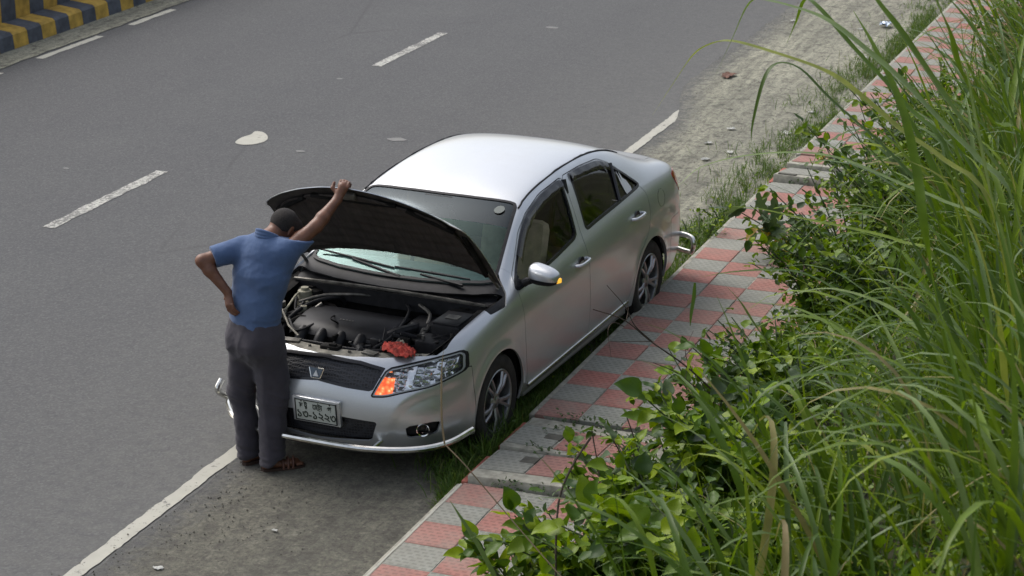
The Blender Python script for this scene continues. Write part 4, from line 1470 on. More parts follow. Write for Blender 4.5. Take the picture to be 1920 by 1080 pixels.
hr_ = random.Random(5)
for k in range(34):
    y0 = hr_.uniform(-.62, .58); d0 = hr_.uniform(.36, .95)
    if -.42 < y0 < .2 and d0 > .56: y0 = hr_.choice([-1, 1]) * hr_.uniform(.3, .6)
    pts = [L3(d0, y0, hr_.uniform(.70, .79))]
    for q in range(3):
        d0 = min(.98, max(.34, d0 + hr_.uniform(-.16, .16))); y0 = min(.62, max(-.64, y0 + hr_.uniform(-.14, .14)))
        pts.append(L3(d0, y0, hr_.uniform(.72, .84)))
    hs_('small_hose' if k % 2 else 'engine_wire', pts, hr_.choice([.005, .007, .010, .014]), hr_.choice([M_blk, M_bay, M_blk, M_eng, M_metal if k % 5 else M_beige]), 6)
for k in range(9):
    mb = MB(); y0 = hr_.uniform(-.63, -.47); d0 = hr_.uniform(.38, .95)
    mb.box(L3(d0, y0, hr_.uniform(.76, .82)), (hr_.uniform(.02, .06), hr_.uniform(.02, .05), hr_.uniform(.02, .05)), Matrix.Rotation(hr_.uniform(0, 3), 3, 'Z'), .006)
    mb.build('engine_connector', hr_.choice([M_cream, M_metal, M_beige, M_blk]), car)

# cabin ------------------------------------------------------------------
fl = MB(); fl.box(L3(2.45, 0, .28), (2.6, 1.4, .05)); fl.build('cabin_floor', M_cabin, car, False)
db = MB()
V, F = [], []
for k, y_ in enumerate(np.linspace(-.70, .70, 15)):
    q = (y_ / .7) ** 2
    V += [L3(1.10 + .12 * q, y_, .955 - .03 * q), L3(1.30, y_, .985 - .01 * q), L3(1.52, y_, .965 - .01 * q), L3(1.60, y_, .90), L3(1.56, y_, .60)]
for k in range(14):
    for j in range(4):
        F.append((5 * k + j, 5 * k + j + 1, 5 * k + 6 + j, 5 * k + 5 + j))
db.add(V, F).build('dashboard', M_dash, car, True, 40)
sw = MB()
Mx = Matrix.Translation(L3(1.72, -.36, .90)) @ Matrix.Rotation(math.radians(62), 4, 'Y')
pts = [Mx @ Vector((math.cos(q) * .18, math.sin(q) * .18, 0)) for q in np.linspace(0, 2 * math.pi, 28, endpoint=False)]
sw.tube(pts, .014, 8, closed=True)
for q in (0, 2.2, 4.1):
    sw.tube([Mx @ Vector((0, 0, 0)), Mx @ Vector((math.cos(q) * .17, math.sin(q) * .17, 0))], .014, 6)
sw.build('steering_wheel', M_blk, car)


def seat(y_, d_, m):
    def rb(c, size, rot):
        mb = MB(); mb.box(c, size, rot, min(size) * .42); return mb
    r = Matrix.Rotation(math.radians(-16), 3, 'Y')
    s_ = rb(L3(d_ - .22, y_, .52), (.50, .50, .16), Matrix.Rotation(math.radians(-5), 3, 'Y')).build('seat', m, car)
    rb(L3(d_ + .07, y_, .83), (.15, .49, .60), r).build('seat_back', m, s_)
    rb(L3(d_ + .165, y_, 1.20), (.10, .27, .18), r).build('headrest', m, s_)
seat(.36, 2.12, M_seat)
seat(-.36, 2.12, M_seat)
rsb = MB(); rsb.box(L3(3.0, 0, .55), (.5, 1.25, .2), None, .06); rsn = rsb.build('rear_seat', M_seatd, car)
rsb = MB(); rsb.box(L3(3.30, 0, .85), (.16, 1.25, .62), Matrix.Rotation(math.radians(-22), 3, 'Y'), .06); rsb.build('rear_seat_back', M_seatd, rsn)
for s in (1, -1):
    hr = MB(); hr.box(L3(3.44, .36 * s, 1.15), (.10, .25, .16), Matrix.Rotation(math.radians(-15), 3, 'Y'), .04); hr.build('rear_headrest', M_seatd, rsn)
ps_ = MB(); ps_.box(L3(3.72, 0, 1.04), (.5, 1.25, .03)); ps_.build('parcel_shelf', M_cabin, car, False)
for s in (1, -1):
    dt = MB()
    dt.box(L3(1.85, .735 * s, .62), (1.05, .03, .56), None, .01); dt.box(L3(2.92, .735 * s, .65), (.95, .03, .58), None, .01)
    dt.build('door_card', M_cabin, car)
    bp = MB(); bp.tube([L3(2.44, .735 * s, .6), L3(2.42, .725 * s, 1.0), L3(2.49, .60 * s, 1.36)], .028, 6); bp.build('centre_pillar', M_blk, car)
hl_ = skin('headlining', fclip(M0, ('ws', 1, .03), ('rg', 1, .03), ('winf', 1, .02), ('winr', 1, .02)), M_cabin, car, -.035, 0)
me_ = hl_.data; bm = bmesh.new(); bm.from_mesh(me_)
bmesh.ops.delete(bm, geom=[f for f in bm.faces if f.calc_center_median().z < 1.12 or (.9 - f.calc_center_median().x) < 1.5], context='FACES')
bm.to_mesh(me_); bm.free()
rm = MB(); rm.box(L3(1.78, 0, 1.335), (.03, .22, .06), None, .01); rm.build('rear_view_mirror', M_blk, car)
# inspection sticker on the windscreen's strip, white decal on the quarter glass
def decal(name, c, ux, uy, outline, mat, parent, lift=.004):
    c, ux, uy = Vector(c), Vector(ux).normalized(), Vector(uy).normalized()
    V = [c + ux * a + uy * b for a, b in outline]
    return obj(name, V, [tuple(range(len(V)))], mat, parent, False)
k = np.argmin((MV[:, 0] - (.9 - 1.735)) ** 2 + (MV[:, 1] - .47) ** 2 + 0 * MV[:, 2])
nrm = Vector(MN[k]); c = Vector(MV[k]) + nrm * .003
ux_ = Vector((0, 1, 0)); uy_ = nrm.cross(ux_)
decal('windscreen_sticker', c, ux_, uy_, [(.036 * math.cos(q), .042 * math.sin(q)) for q in np.linspace(0, 6.2832, 20, endpoint=False)], plain('grey_sticker', (.10, .12, .11), .6), car)
k = np.argmin((MV[:, 0] - (.9 - 3.355)) ** 2 + (MV[:, 2] - 1.125) ** 2 + 9 * np.minimum(0, MV[:, 1] - .4) ** 2)
nrm = Vector(MN[k]); c = Vector(MV[k]) - nrm * .004
ux_ = Vector((-1, 0, 0)); ux_ = (ux_ - nrm * nrm.dot(ux_)).normalized(); uy_ = nrm.cross(ux_) ; uy_ = uy_ if uy_.z > 0 else -uy_
decal('quarter_decal', c, ux_, uy_, [(-.035, .12), (-.02, .03), (.0, .12), (.012, .05), (.05, .02), (.075, -.04), (.055, -.10), (.02, -.13), (-.02, -.11), (-.045, -.05), (-.05, .02)], M_sticker, car)
# quarter glass divider
dv = MB()
for s in (1, -1):
    dv.tube([L3(3.16, (on_side(3.16, 1.055, s) - .004) * s, 1.05), L3(3.275, (on_side(3.27, 1.27, s) - .004) * s, 1.29)], .013, 6)
dv.build('quarter_divider', M_blkg, car)
# fuel flap outline (on the left rear wing)
ff_ = MB()
lp = [(3.86 + .075 * math.cos(q) * (1 if abs(math.cos(q)) < .8 else 1), .90 + .065 * math.sin(q)) for q in np.linspace(0, 6.2832, 24, endpoint=False)]
ff_.tube([L3(a, on_side(a, b, 1) + .0, b) for a, b in lp], .0012, 5, closed=True)
ff_.build('fuel_flap', M_blk, car)

# red rag on the support
V, F = [], []
n_ = 30
for i in range(n_ + 1):
    for j in range(n_ + 1):
        u, v = i / n_ - .5, j / n_ - .5
        r_ = math.hypot(u, v)
        h = .034 * max(0, 1 - (r_ * 1.9) ** 2) + .024 * mnoise.noise((u * 9, v * 9, 1)) + .014 * mnoise.noise((u * 22, v * 22, 5))
        V.append((u * .15 * (1 + .2 * mnoise.noise((v * 5, 2, 0))), v * .27 * (1 + .2 * mnoise.noise((u * 5, 7, 0))), max(.002, h + .012)))
for i in range(n_):
    for j in range(n_):
        if math.hypot(i / n_ - .5, j / n_ - .5) < .52:
            F.append((i * (n_ + 1) + j, i * (n_ + 1) + j + 1, (i + 1) * (n_ + 1) + j + 1, (i + 1) * (n_ + 1) + j))
ragm = plain('red_cloth', (.40, .05, .035), .9, var=.45, nscale=26, bump=.4)
rag = obj('red_rag', V, F, ragm)
md = rag.modifiers.new('t', 'SOLIDIFY'); md.thickness = .003
bpy.context.view_layer.update()
rag.matrix_world = car.matrix_world @ Matrix.Translation(L3(.325, .43, .785)) @ Matrix.Rotation(-.45, 4, 'Z')
tag(rag, 'crumpled bright red rag lying on the radiator support behind the lit headlight', 'rag')
# ------------------------------------------------------------------ person
def surface_nets(g, lo, res):
    ins = g < 0
    nx, ny, nz = g.shape
    pos = np.zeros((nx - 1, ny - 1, nz - 1, 3), np.float32)
    cnt = np.zeros((nx - 1, ny - 1, nz - 1), np.int16)
    for ax in range(3):
        for o1 in (0, 1):
            for o2 in (0, 1):
                off = [0, 0, 0]
                oth = [q for q in range(3) if q != ax]
                off[oth[0]], off[oth[1]] = o1, o2
                sl0 = tuple(slice(off[q], off[q] + g.shape[q] - 1) for q in range(3))
                off2 = list(off); off2[ax] = 1
                sl1 = tuple(slice(off2[q], off2[q] + g.shape[q] - 1) for q in range(3))
                a, b = g[sl0], g[sl1]
                m = ins[sl0] != ins[sl1]
                t = a[m] / (a[m] - b[m])
                cnt[m] += 1
                add = np.zeros((m.sum(), 3), np.float32)
                add[:, oth[0]], add[:, oth[1]], add[:, ax] = o1, o2, t
                pos[m] += add
    act = cnt > 0
    idx = -np.ones(act.shape, np.int64)
    idx[act] = np.arange(act.sum())
    ijk = np.argwhere(act)
    V = lo + (ijk + pos[act] / cnt[act][:, None]) * res
    F = []
    for ax in range(3):
        u, v = [(1, 2), (2, 0), (0, 1)][ax]
        s0 = [slice(1, -1)] * 3; s0[ax] = slice(0, -1)
        s1 = [slice(1, -1)] * 3; s1[ax] = slice(1, None)
        A, B = ins[tuple(s0)], ins[tuple(s1)]
        for val in (True, False):
            m = (A != B) & (A == val)
            c = np.argwhere(m)
            if not len(c): continue
            c = c + np.array([0 if q == ax else 1 for q in range(3)])
            du = np.zeros(3, int); du[u] = 1
            dv = np.zeros(3, int); dv[v] = 1
            q = [c - du - dv, c - dv, c, c - du]
            q = [idx[tuple(w.T)] for w in q]
            if not val: q = q[::-1]
            F.append(np.stack(q, 1))
    F = np.vstack(F)
    return V, F[(F >= 0).all(1)]


class SDF:
    def __init__(s, lo, hi, res):
        s.lo, s.res = np.array(lo, float), res
        n = np.ceil((np.array(hi) - s.lo) / res).astype(int)
        s.g = np.full(n, 1.0, np.float32)

    def cone(s, a, ra, b, rb, k=.02, sq=None, clip=None):
        """Smooth-add a tapered capsule; sq=(dir, factor) flattens it, clip=(point, dir) cuts it."""
        a, b = np.array(a, float), np.array(b, float)
        pad = max(ra, rb) + k + .03
        i0 = np.maximum(0, np.floor((np.minimum(a, b) - pad - s.lo) / s.res).astype(int))
        i1 = np.minimum(s.g.shape, np.ceil((np.maximum(a, b) + pad - s.lo) / s.res).astype(int))
        if (i1 <= i0).any(): return s
        ax = [s.lo[q] + np.arange(i0[q], i1[q]) * s.res for q in range(3)]
        X, Y, Z = np.meshgrid(*ax, indexing='ij')
        P = np.stack([X, Y, Z], -1)
        ba = b - a
        h = np.clip(((P - a) @ ba) / (ba @ ba + 1e-12), 0, 1)
        q = P - a - h[..., None] * ba
        if sq is not None:
            n = np.array(sq[0], float); n /= np.linalg.norm(n)
            q = q + (q @ n)[..., None] * n * (sq[1] - 1)
        d = np.linalg.norm(q, axis=-1) - (ra + (rb - ra) * h)
        if clip is not None:
            n = np.array(clip[1], float); n /= np.linalg.norm(n)
            d = np.maximum(d, (P - np.array(clip[0])) @ n)
        sl = tuple(slice(i0[q_], i1[q_]) for q_ in range(3))
        g = s.g[sl]
        if k > 0:
            hh = np.clip(.5 + .5 * (g - d) / k, 0, 1)
            s.g[sl] = (g + (d - g) * hh - k * hh * (1 - hh)).astype(np.float32)
        else:
            s.g[sl] = np.minimum(g, d)
        return s

    def coords(s):
        return np.meshgrid(*[s.lo[q] + np.arange(s.g.shape[q]) * s.res for q in range(3)], indexing='ij')

    def chain(s, pts, k=.02, **kw):
        for (a, ra), (b, rb) in zip(pts[:-1], pts[1:]):
            s.cone(a, ra, b, rb, k, **kw)
        return s

    def build(s, name, mat, parent, smooth=2, disp=None):
        V, F = surface_nets(s.g, s.lo, s.res)
        # a little Laplacian smoothing removes the grid
        E = np.vstack([F[:, [0, 1]], F[:, [1, 2]], F[:, [2, 3]], F[:, [3, 0]]])
        for _ in range(smooth):
            S = np.zeros_like(V); C = np.zeros(len(V))
            np.add.at(S, E[:, 0], V[E[:, 1]]); np.add.at(C, E[:, 0], 1)
            np.add.at(S, E[:, 1], V[E[:, 0]]); np.add.at(C, E[:, 1], 1)
            V = V * .45 + .55 * S / C[:, None]
        if disp is not None:
            N = vnormals(V, F)
            V = V + N * np.array([disp(v) for v in V])[:, None]
        return obj(name, V, F, mat, parent, True)


def ridge(x, y, z):
    return 1 - 2.4 * abs(mnoise.noise((x, y, z)))


def mk_skin():
    m = NT('brown_skin')
    v = m.coord()
    n = m.noise(v, 22, 5)
    m.set(Base_Color=m.ramp(n, [(.3, (.125, .052, .030)), (.7, (.20, .088, .050))]), Roughness=.48, Subsurface_Weight=.06)
    m.bump(m.noise(v, 220, 3), .12, .002)
    return m.mat


def mk_cloth(name, lo, hi, weave=480.0):
    m = NT(name)
    v = m.coord()
    n = m.noise(v, 6, 5, .6)
    w = m.noise(v, weave, 2, .7)
    c = m.ramp(n, [(.3, lo), (.7, hi)])
    c = m.mix(m.ramp(w, [(.35, .35), (.65, 0)]), c, tuple(q * .55 for q in lo))
    m.set(Base_Color=c, Roughness=.92, Sheen_Weight=.15)
    m.bump(m.math('ADD', w, m.math('MULTIPLY', m.noise(v, 26, 4), 1.2)), .25, .004)
    return m.mat


M_skin = mk_skin()
M_shirt = mk_cloth('blue_polo_cloth', (.064, .112, .232), (.094, .155, .295))
M_trou = mk_cloth('charcoal_trouser_cloth', (.044, .039, .050), (.066, .059, .073))
M_hair = plain('short_black_hair', (.022, .018, .016), .9, var=.4, nscale=120, bump=.6)
M_sandal = plain('brown_leather', (.13, .055, .035), .6, var=.3, nscale=20)
M_sole = plain('sandal_sole', (.05, .028, .02), .8, var=.3)

PER = np.array([-6.07, 11.32, 0])
person = empty('person', PER, math.radians(-CAM_YAW))
tag(person, 'man in blue polo shirt and dark trousers holding the bonnet open', 'person')
A3 = np.array
FD = A3([.62, .78, 0.0])                 # way he faces, seen from above
RS = A3([.78, -.62, 0.0])                # his right
ZG = .012
Lsh, Lel, Lwr = A3([-.120, .085, 1.425]), A3([-.350, .0, 1.372]), A3([-.196, -.045, 1.185])
Rsh, Rel, Rwr = A3([.165, -.015, 1.435]), A3([.345, .095, 1.565]), A3([.468, .235, 1.695])
neck = A3([.045, .035, 1.492])
hc = A3([.152, .138, 1.543])
hf = A3([.66, .44, -.85]); hf /= np.linalg.norm(hf)
hs2 = np.cross(hf, [0, 0, 1]); hs2 /= np.linalg.norm(hs2)      # his right ear side
hu = np.cross(hs2, hf)
pel, wai, che, upc = A3([-.045, .0, .93]), A3([-.035, .0, 1.08]), A3([.0, .02, 1.26]), A3([.025, .035, 1.37])
LH, RH = A3([-.115, .055, .90]), A3([.028, -.050, .90])
LK, RK = A3([-.155, .070, .50]), A3([.058, -.010, .50])
LA, RA = A3([-.105, .055, .085 + ZG]), A3([.034, -.065, .085 + ZG])

bd = SDF((-.46, -.26, 0.0), (.62, .42, 1.90), .0055)
bd.cone(pel, .13, wai, .125, .03, (FD, 1.4)).cone(wai, .125, che, .15, .03, (FD, 1.4)).cone(che, .15, upc, .14, .03, (FD, 1.4))
bd.cone(Lsh, .055, Rsh, .055, .03)
bd.chain([(upc, .06), (neck, .058), (hc - hf * .035 - hu * .055, .056)], .03)
bd.cone(hc - hf * .030 + hu * .020, .086, hc + hf * .035 + hu * .018, .076, .02)
bd.cone(hc + hf * .02 - hu * .055, .055, hc + hf * .055 - hu * .075, .036, .03)
bd.cone(hc + hf * .085 + hu * .005, .012, hc + hf * .112 - hu * .028, .014, .012)
bd.cone(hc + hf * .085 - hu * .060 - hs2 * .02, .010, hc + hf * .085 - hu * .060 + hs2 * .02, .010, .012)
bd.cone(hc + hf * .078 + hu * .024 - hs2 * .035, .014, hc + hf * .078 + hu * .024 + hs2 * .035, .014, .014)
for s_ in (1, -1):
    e = hc + hs2 * s_ * .080 - hf * .006 - hu * .012
    bd.cone(e + hu * .022, .016, e - hu * .020 + hf * .006, .011, .006, (hs2 * .9 + hf * s_ * .4, 1.9))
# arms
bd.chain([(Lsh, .054), (Lsh * .5 + Lel * .5, .047), (Lel, .040), (Lel * .7 + Lwr * .3, .040), (Lwr, .027)], .02)
bd.chain([(Rsh, .055), (Rsh * .5 + Rel * .5, .048), (Rel, .041), (Rel * .7 + Rwr * .3, .041), (Rwr, .028)], .02)
# left hand resting on the hip, fingers pointing down his back
kn = A3([-.182, -.083, 1.115])
side = A3([.35, -.30, .15]); side /= np.linalg.norm(side)
bd.cone(Lwr, .025, kn, .030, .015, (A3([.2, 1, 0]), 1.7))
for q in range(4):
    o_ = side * (q - 1.5) * .019
    ln = [.85, 1.0, .95, .75][q]
    b0 = kn + o_
    b1 = b0 + A3([.012, -.004, -.035]) * ln
    b2 = b1 + A3([.020, .006, -.026]) * ln
    b3 = b2 + A3([.018, .010, -.014]) * ln
    bd.chain([(b0, .0100), (b1, .0092), (b2, .0085), (b3, .0076)], .004)
tb = Lwr * .6 + kn * .4
bd.chain([(tb, .014), (tb + A3([-.022, .028, -.018]), .0115), (tb + A3([-.020, .055, -.030]), .0095)], .008)
# right hand closed over the bonnet's edge
kn = A3([.505, .268, 1.765])
sd_ = A3([.86, -.36, -.10]); sd_ /= np.linalg.norm(sd_)
bd.cone(Rwr, .027, kn, .033, .018, (A3([-.3, .8, -.5]), 1.45))
for q in range(4):
    o_ = sd_ * (q - 1.5) * .0195
    ln = [.86, 1.0, .97, .82][q]
    b0 = kn + o_ + A3([0, 0, .004])
    b1 = b0 + A3([.010, .030, .026]) * ln
    b2 = b1 + A3([.006, .030, -.016]) * ln
    b3 = b2 + A3([-.004, .004, -.026]) * ln
    bd.chain([(b0, .0108), (b1, .0102), (b2, .0095), (b3, .0085)], .004)
tb = Rwr * .55 + kn * .45 + sd_ * .018
tb = Rwr * .55 + kn * .45 - sd_ * .020
bd.chain([(tb, .016), (tb + A3([-.030, .018, .030]), .0125), (tb + A3([-.020, .038, .058]), .0105)], .008)
# legs and feet (mostly under cloth)
bd.chain([(LH, .075), (LK, .055), (LA, .038)], .02)
bd.chain([(RH, .075), (RK, .055), (RA, .038)], .02)
fR = A3([.955, .295, 0]); fL = A3([.80, .60, 0])
for an, f_ in ((LA, fL), (RA, fR)):
    g_ = np.cross([0, 0, 1], f_)
    base = A3([an[0], an[1], .042 + ZG])
    bd.cone(an, .036, base - f_ * .035, .033, .02)
    bd.cone(base, .032, base + f_ * .12 - A3([0, 0, .010]), .030, .02, (A3([0, 0, 1]), 1.25))
    bd.cone(base + f_ * .12 - g_ * .012, .026, base + f_ * .155 + g_ * .012, .024, .02, (A3([0, 0, 1]), 1.4))
    for q in range(5):
        t0 = base + f_ * (.165 - .006 * abs(q - 1)) + g_ * (q - 2) * .0155 * (1 if an is LA else 1) - A3([0, 0, .012])
        bd.cone(t0, .0105 if q != 4 else .012, t0 + f_ * (.032 if q != 4 else .036), .0085, .004)
body_o = bd.build('body', M_skin, person, 2)

# hair: a close cap over the skull
hr = SDF(hc - .16, hc + .16, .005)
hr.cone(hc - hf * .030 + hu * .020, .0880, hc + hf * .034 + hu * .0185, .0778, .02)
X, Y, Z = hr.coords()
P = np.stack([X, Y, Z], -1) - hc
pf, pu = P @ hf, P @ hu
jit = .007 * np.sin(X * 210 + 3 * np.sin(Z * 130)) * np.sin(Y * 190 + Z * 120)
line = jit + np.minimum(pu - (.042 + .0 * pf) + np.clip(.055 - pf, 0, 1) * .95, pu + .062)
hr.g = np.maximum(hr.g, -line.astype(np.float32)) + .0012 * np.sin(X * 640) * np.sin(Y * 610) * np.sin(Z * 590)
hr.build('hair', M_hair, body_o, 1)

# shirt
sh = SDF((-.42, -.26, .84), (.52, .36, 1.62), .006)
sh.cone(A3([-.045, .0, .90]), .185, wai, .172, .03, (FD, 1.42)).cone(wai, .172, che, .182, .04, (FD, 1.42)).cone(che, .182, upc, .172, .04, (FD, 1.38))
sh.cone(Lsh + A3([.02, 0, -.005]), .070, Rsh - A3([.02, 0, .005]), .072, .05)
sh.cone(neck + A3([0, .0, -.03]), .082, neck + A3([.012, .01, .012]), .066, .04)
dL = Lel - Lsh; cL = Lsh + dL * .72
sh.cone(Lsh, .074, Lsh + dL * .95, .066, .035, None, (cL, dL))
dR = Rel - Rsh; cR = Rsh + dR * .74
sh.cone(Rsh - dR * .1, .082, Rsh + dR * .95, .060, .045, None, (cR, dR))
sh.cone(Rsh + A3([-.01, -.0, -.04]), .064, che + RS * .09, .095, .05)
X, Y, Z = sh.coords()
un_p = X * .62 + Y * .78
rt = X * .78 - Y * .62
hem = .962 - .14 * (X + .04) + .010 * np.sin(22 * X + 9 * Y)
nb_ = (X - neck[0]) * .15 + (Y - neck[1]) * .15 + (Z - neck[2])
sh.g = np.maximum(np.maximum(sh.g, (hem - Z).astype(np.float32)), (nb_ - .035).astype(np.float32))


def shirt_folds(v):
    x, y, z = v
    r = x * .78 - y * .62
    low = min(1, max(0, (1.16 - z) * 6))
    mid = max(0, 1 - abs(z - 1.27) * 5)
    d = .0045 * low * ridge(r * 5 + z * 7, 3.0, z * 15 - r * 3)
    d += .0050 * mid * ridge(r * 9 - z * 8, 7.0, z * 6 + r * 5)
    d += .0035 * ridge(r * 6 + 4, y * 4, z * 7) + .0015 * mnoise.noise((x * 40, y * 40, z * 40))
    return d


shirt = sh.build('polo_shirt', M_shirt, person, 2, shirt_folds)
# collar
cl_ = SDF((-.10, -.12, 1.40), (.22, .22, 1.64), .005)
nk0 = neck + A3([.004, .004, .022])
for q in range(28):
    t0, t1 = 2 * math.pi * q / 28, 2 * math.pi * (q + 1) / 28
    if 0: continue
    def cp_(t):
        back = -math.cos(t)                          # 1 at the nape
        return nk0 + (-FD * back) * .070 + RS * math.sin(t) * .074 + A3([0, 0, .018 * back]), nk0 + (-FD * back) * .060 + RS * math.sin(t) * .064 + A3([0, 0, .034 * back + .024])
    a0, a1 = cp_(t0); b0, b1 = cp_(t1)
    if abs(((t0 + .11) % 6.283)) < .25 or abs(t0 + .11 - 6.283) < .25: continue
    for w in (0, .5, 1):
        cl_.cone(a0 * (1 - w) + a1 * w, .0085, b0 * (1 - w) + b1 * w, .0085, .006)
cl_.build('collar', M_shirt, shirt, 2)

# trousers
tr_ = SDF((-.34, -.28, .03), (.30, .30, 1.03), .006)
tr_.cone(A3([-.045, .0, .86]), .172, A3([-.045, .0, 1.0]), .176, .03, (FD, 1.40))
tr_.cone(pel - FD * .05 - RS * .07 - A3([0, 0, .07]), .10, pel - FD * .05 + RS * .07 - A3([0, 0, .07]), .10, .05)
tr_.chain([(LH, .108), (LK + A3([.02, -.01, .12]), .088), (LK, .077), (LK * .5 + LA * .5, .066), (A3([LA[0] - .018, LA[1], .06]), .070)], .04)
tr_.chain([(RH, .112), (RK + A3([-.005, 0, .12]), .098), (RK, .090), (RK * .5 + RA * .5, .078), (A3([RA[0] + .004, RA[1], .05]), .080)], .04)
X, Y, Z = tr_.coords()
hemz = .058 + ZG - .030 * np.clip((X * FD[0] + Y * FD[1]) * -3 + .1, 0, 1) + .035 * np.clip((X - .03) * 20, 0, 1)
tr_.g = np.maximum(np.maximum(tr_.g, (hemz - Z).astype(np.float32)), (Z - .995).astype(np.float32))


def trouser_folds(v):
    x, y, z = v
    knee = max(0, 1 - abs(z - .48) * 6)
    ank = min(1, max(0, (.30 - z) * 5))
    seat = max(0, 1 - abs(z - .80) * 7)
    d = .0070 * knee * ridge(x * 6 + z * 5, y * 5, z * 17 + x * 6)
    d += .0080 * ank * ridge(x * 5, y * 5, z * 24 + x * 4)
    d += .0060 * seat * ridge(x * 9 + z * 7, y * 6, z * 9 - x * 8)
    d += .0045 * ridge(x * 8 + 2, y * 8, z * 2.2) + .0015 * mnoise.noise((x * 35, y * 35, z * 35))
    return d


tr_.build('trousers', M_trou, person, 2, trouser_folds)

# sandals
for an, f_ in ((LA, fL), (RA, fR)):
    g_ = np.cross([0, 0, 1], f_)
    c0 = A3([an[0], an[1], 0]) - f_ * .055
    out = [(-.0, -.028), (.03, -.036), (.10, -.036), (.17, -.048), (.225, -.046), (.262, -.028), (.272, .0), (.262, .028), (.225, .046), (.17, .048), (.10, .036), (.03, .036), (0, .028), (-.012, 0)]
    mb = MB()
    V = []
    for z_ in (ZG - .002, ZG + .018):
        V += [c0 + f_ * u + g_ * v + A3([0, 0, z_]) for u, v in out]
    n_ = len(out)
    mb.add(V, [tuple(range(n_))[::-1], tuple(range(n_, 2 * n_))] + [(i, (i + 1) % n_, n_ + (i + 1) % n_, n_ + i) for i in range(n_)])
    so = mb.build('sandal', M_sole, person)
    st = MB()
    for (u0, u1) in ((.155, .165), (.185, .205), (.125, .120)):
        pts = []
        for q in np.linspace(0, math.pi, 12):
            pts.append(c0 + f_ * (u0 + (u1 - u0) * (q / math.pi)) - g_ * math.cos(q) * .046 + A3([0, 0, ZG + .014 + .052 * math.sin(q) ** .7 * (1.15 - .9 * (u0 - .12))]))
        st.tube(pts, .0085, 6)
    st.build('sandal_strap', M_sandal, so)
# ------------------------------------------------------------------ plants
def mk_leaf(name, stops, trans=.3, rough=.45, nscale=30):
    m = NT(name)
    oi = m.n('ObjectInfo').outputs['Random']
    ri = m.n('NewGeometry').outputs['Random Per Island']
    f = m.math('FRACT', m.math('ADD', m.math('MULTIPLY', oi, 7.31), m.math('MULTIPLY', ri, 3.77)))
    c = m.ramp(f, stops)
    v = m.coord()
    n = m.noise(v, nscale, 4)
    c = m.mix(m.ramp(n, [(.35, .35), (.65, 0)]), c, tuple(q * .6 for q in stops[0][1]))
    m.set(Base_Color=c, Roughness=rough)
    m.b.inputs['Specular IOR Level'].default_value = .28
    tl = m.n('BsdfTranslucent')
    tc = m.mix(.5, c, (.12, .19, .0), 'ADD')
    m.t.links.new(tc, tl.inputs['Color'])
    mx = m.n('MixShader'); mx.inputs[0].default_value = trans
    m.t.links.new(m.b.outputs[0], mx.inputs[1]); m.t.links.new(tl.outputs[0], mx.inputs[2])
    m.t.links.new(mx.outputs[0], m.out.inputs['Surface'])
    return m.mat


M_leaf = mk_leaf('broad_leaf', [(0, (.024, .062, .010)), (.35, (.058, .125, .008)), (.7, (.125, .210, .006)), (1, (.24, .33, .006))])
M_leafy = mk_leaf('young_leaf', [(0, (.17, .29, .006)), (1, (.30, .38, .006))], .4)
M_leafd = mk_leaf('dusty_leaf', [(0, (.055, .09, .045)), (.6, (.09, .135, .06)), (1, (.13, .18, .085))], .2, .6)
M_blade = mk_leaf('grass_blade', [(0, (.042, .088, .008)), (.35, (.080, .150, .009)), (.7, (.145, .225, .010)), (.88, (.23, .31, .012)), (.92, (.30, .27, .09)), (1, (.25, .19, .09))], .34, .42, 14)
M_bladeb = mk_leaf('pale_blade', [(0, (.085, .14, .045)), (.6, (.135, .205, .06)), (1, (.19, .26, .075))], .25, .38, 14)
M_turf = mk_leaf('verge_grass', [(0, (.04, .085, .014)), (.5, (.078, .150, .018)), (.85, (.11, .18, .03)), (1, (.17, .15, .06))], .3, .6, 14)
M_dry = mk_leaf('dry_stalk', [(0, (.11, .085, .05)), (1, (.20, .155, .09))], .05, .8)
M_yel = mk_leaf('yellow_leaf', [(0, (.42, .26, .02)), (1, (.50, .36, .03))], .35)
M_twig = plain('bare_twig', (.085, .062, .048), .9, var=.35, nscale=30)
M_stem = plain('green_stem', (.06, .085, .03), .8, var=.3, nscale=30)


def ribbon(pts, w, fold=.25, up=(0, 0, 1), tip=.0, base=.55):
    """A folded grass blade along pts; w is its greatest width."""
    pts = [Vector(p) for p in pts]
    n = len(pts)
    V, F = [], []
    for i, p in enumerate(pts):
        t = (pts[min(n - 1, i + 1)] - pts[max(0, i - 1)]).normalized()
        s = t.cross(Vector(up))
        if s.length < .05: s = t.cross(Vector((1, .3, 0)))
        s.normalize()
        nr = s.cross(t)
        q = i / (n - 1)
        ww = w * .5 * min(1, base + q * 2.2) * (1 - max(0, (q - .45) / .55) ** 1.7)
        ww = max(ww, w * .03)
        V += [p - s * ww + nr * ww * fold, p, p + s * ww + nr * ww * fold]
    for i in range(n - 1):
        a = 3 * i
        F += [(a, a + 1, a + 4, a + 3), (a + 1, a + 2, a + 5, a + 4)]
    return V, F


def blade_path(length, el0, bend, n=9, sway=0.0):
    """Unit arc in the xz plane: starts at elevation el0 and droops by bend (radians)."""
    p = Vector((0, 0, 0)); out = [p.copy()]
    for i in range(n):
        q = (i + .5) / n
        el = el0 - bend * q ** 1.8
        p = p + Vector((math.cos(el), sway * math.sin(q * 2.5), math.sin(el))) * (length / n)
        out.append(p.copy())
    return out


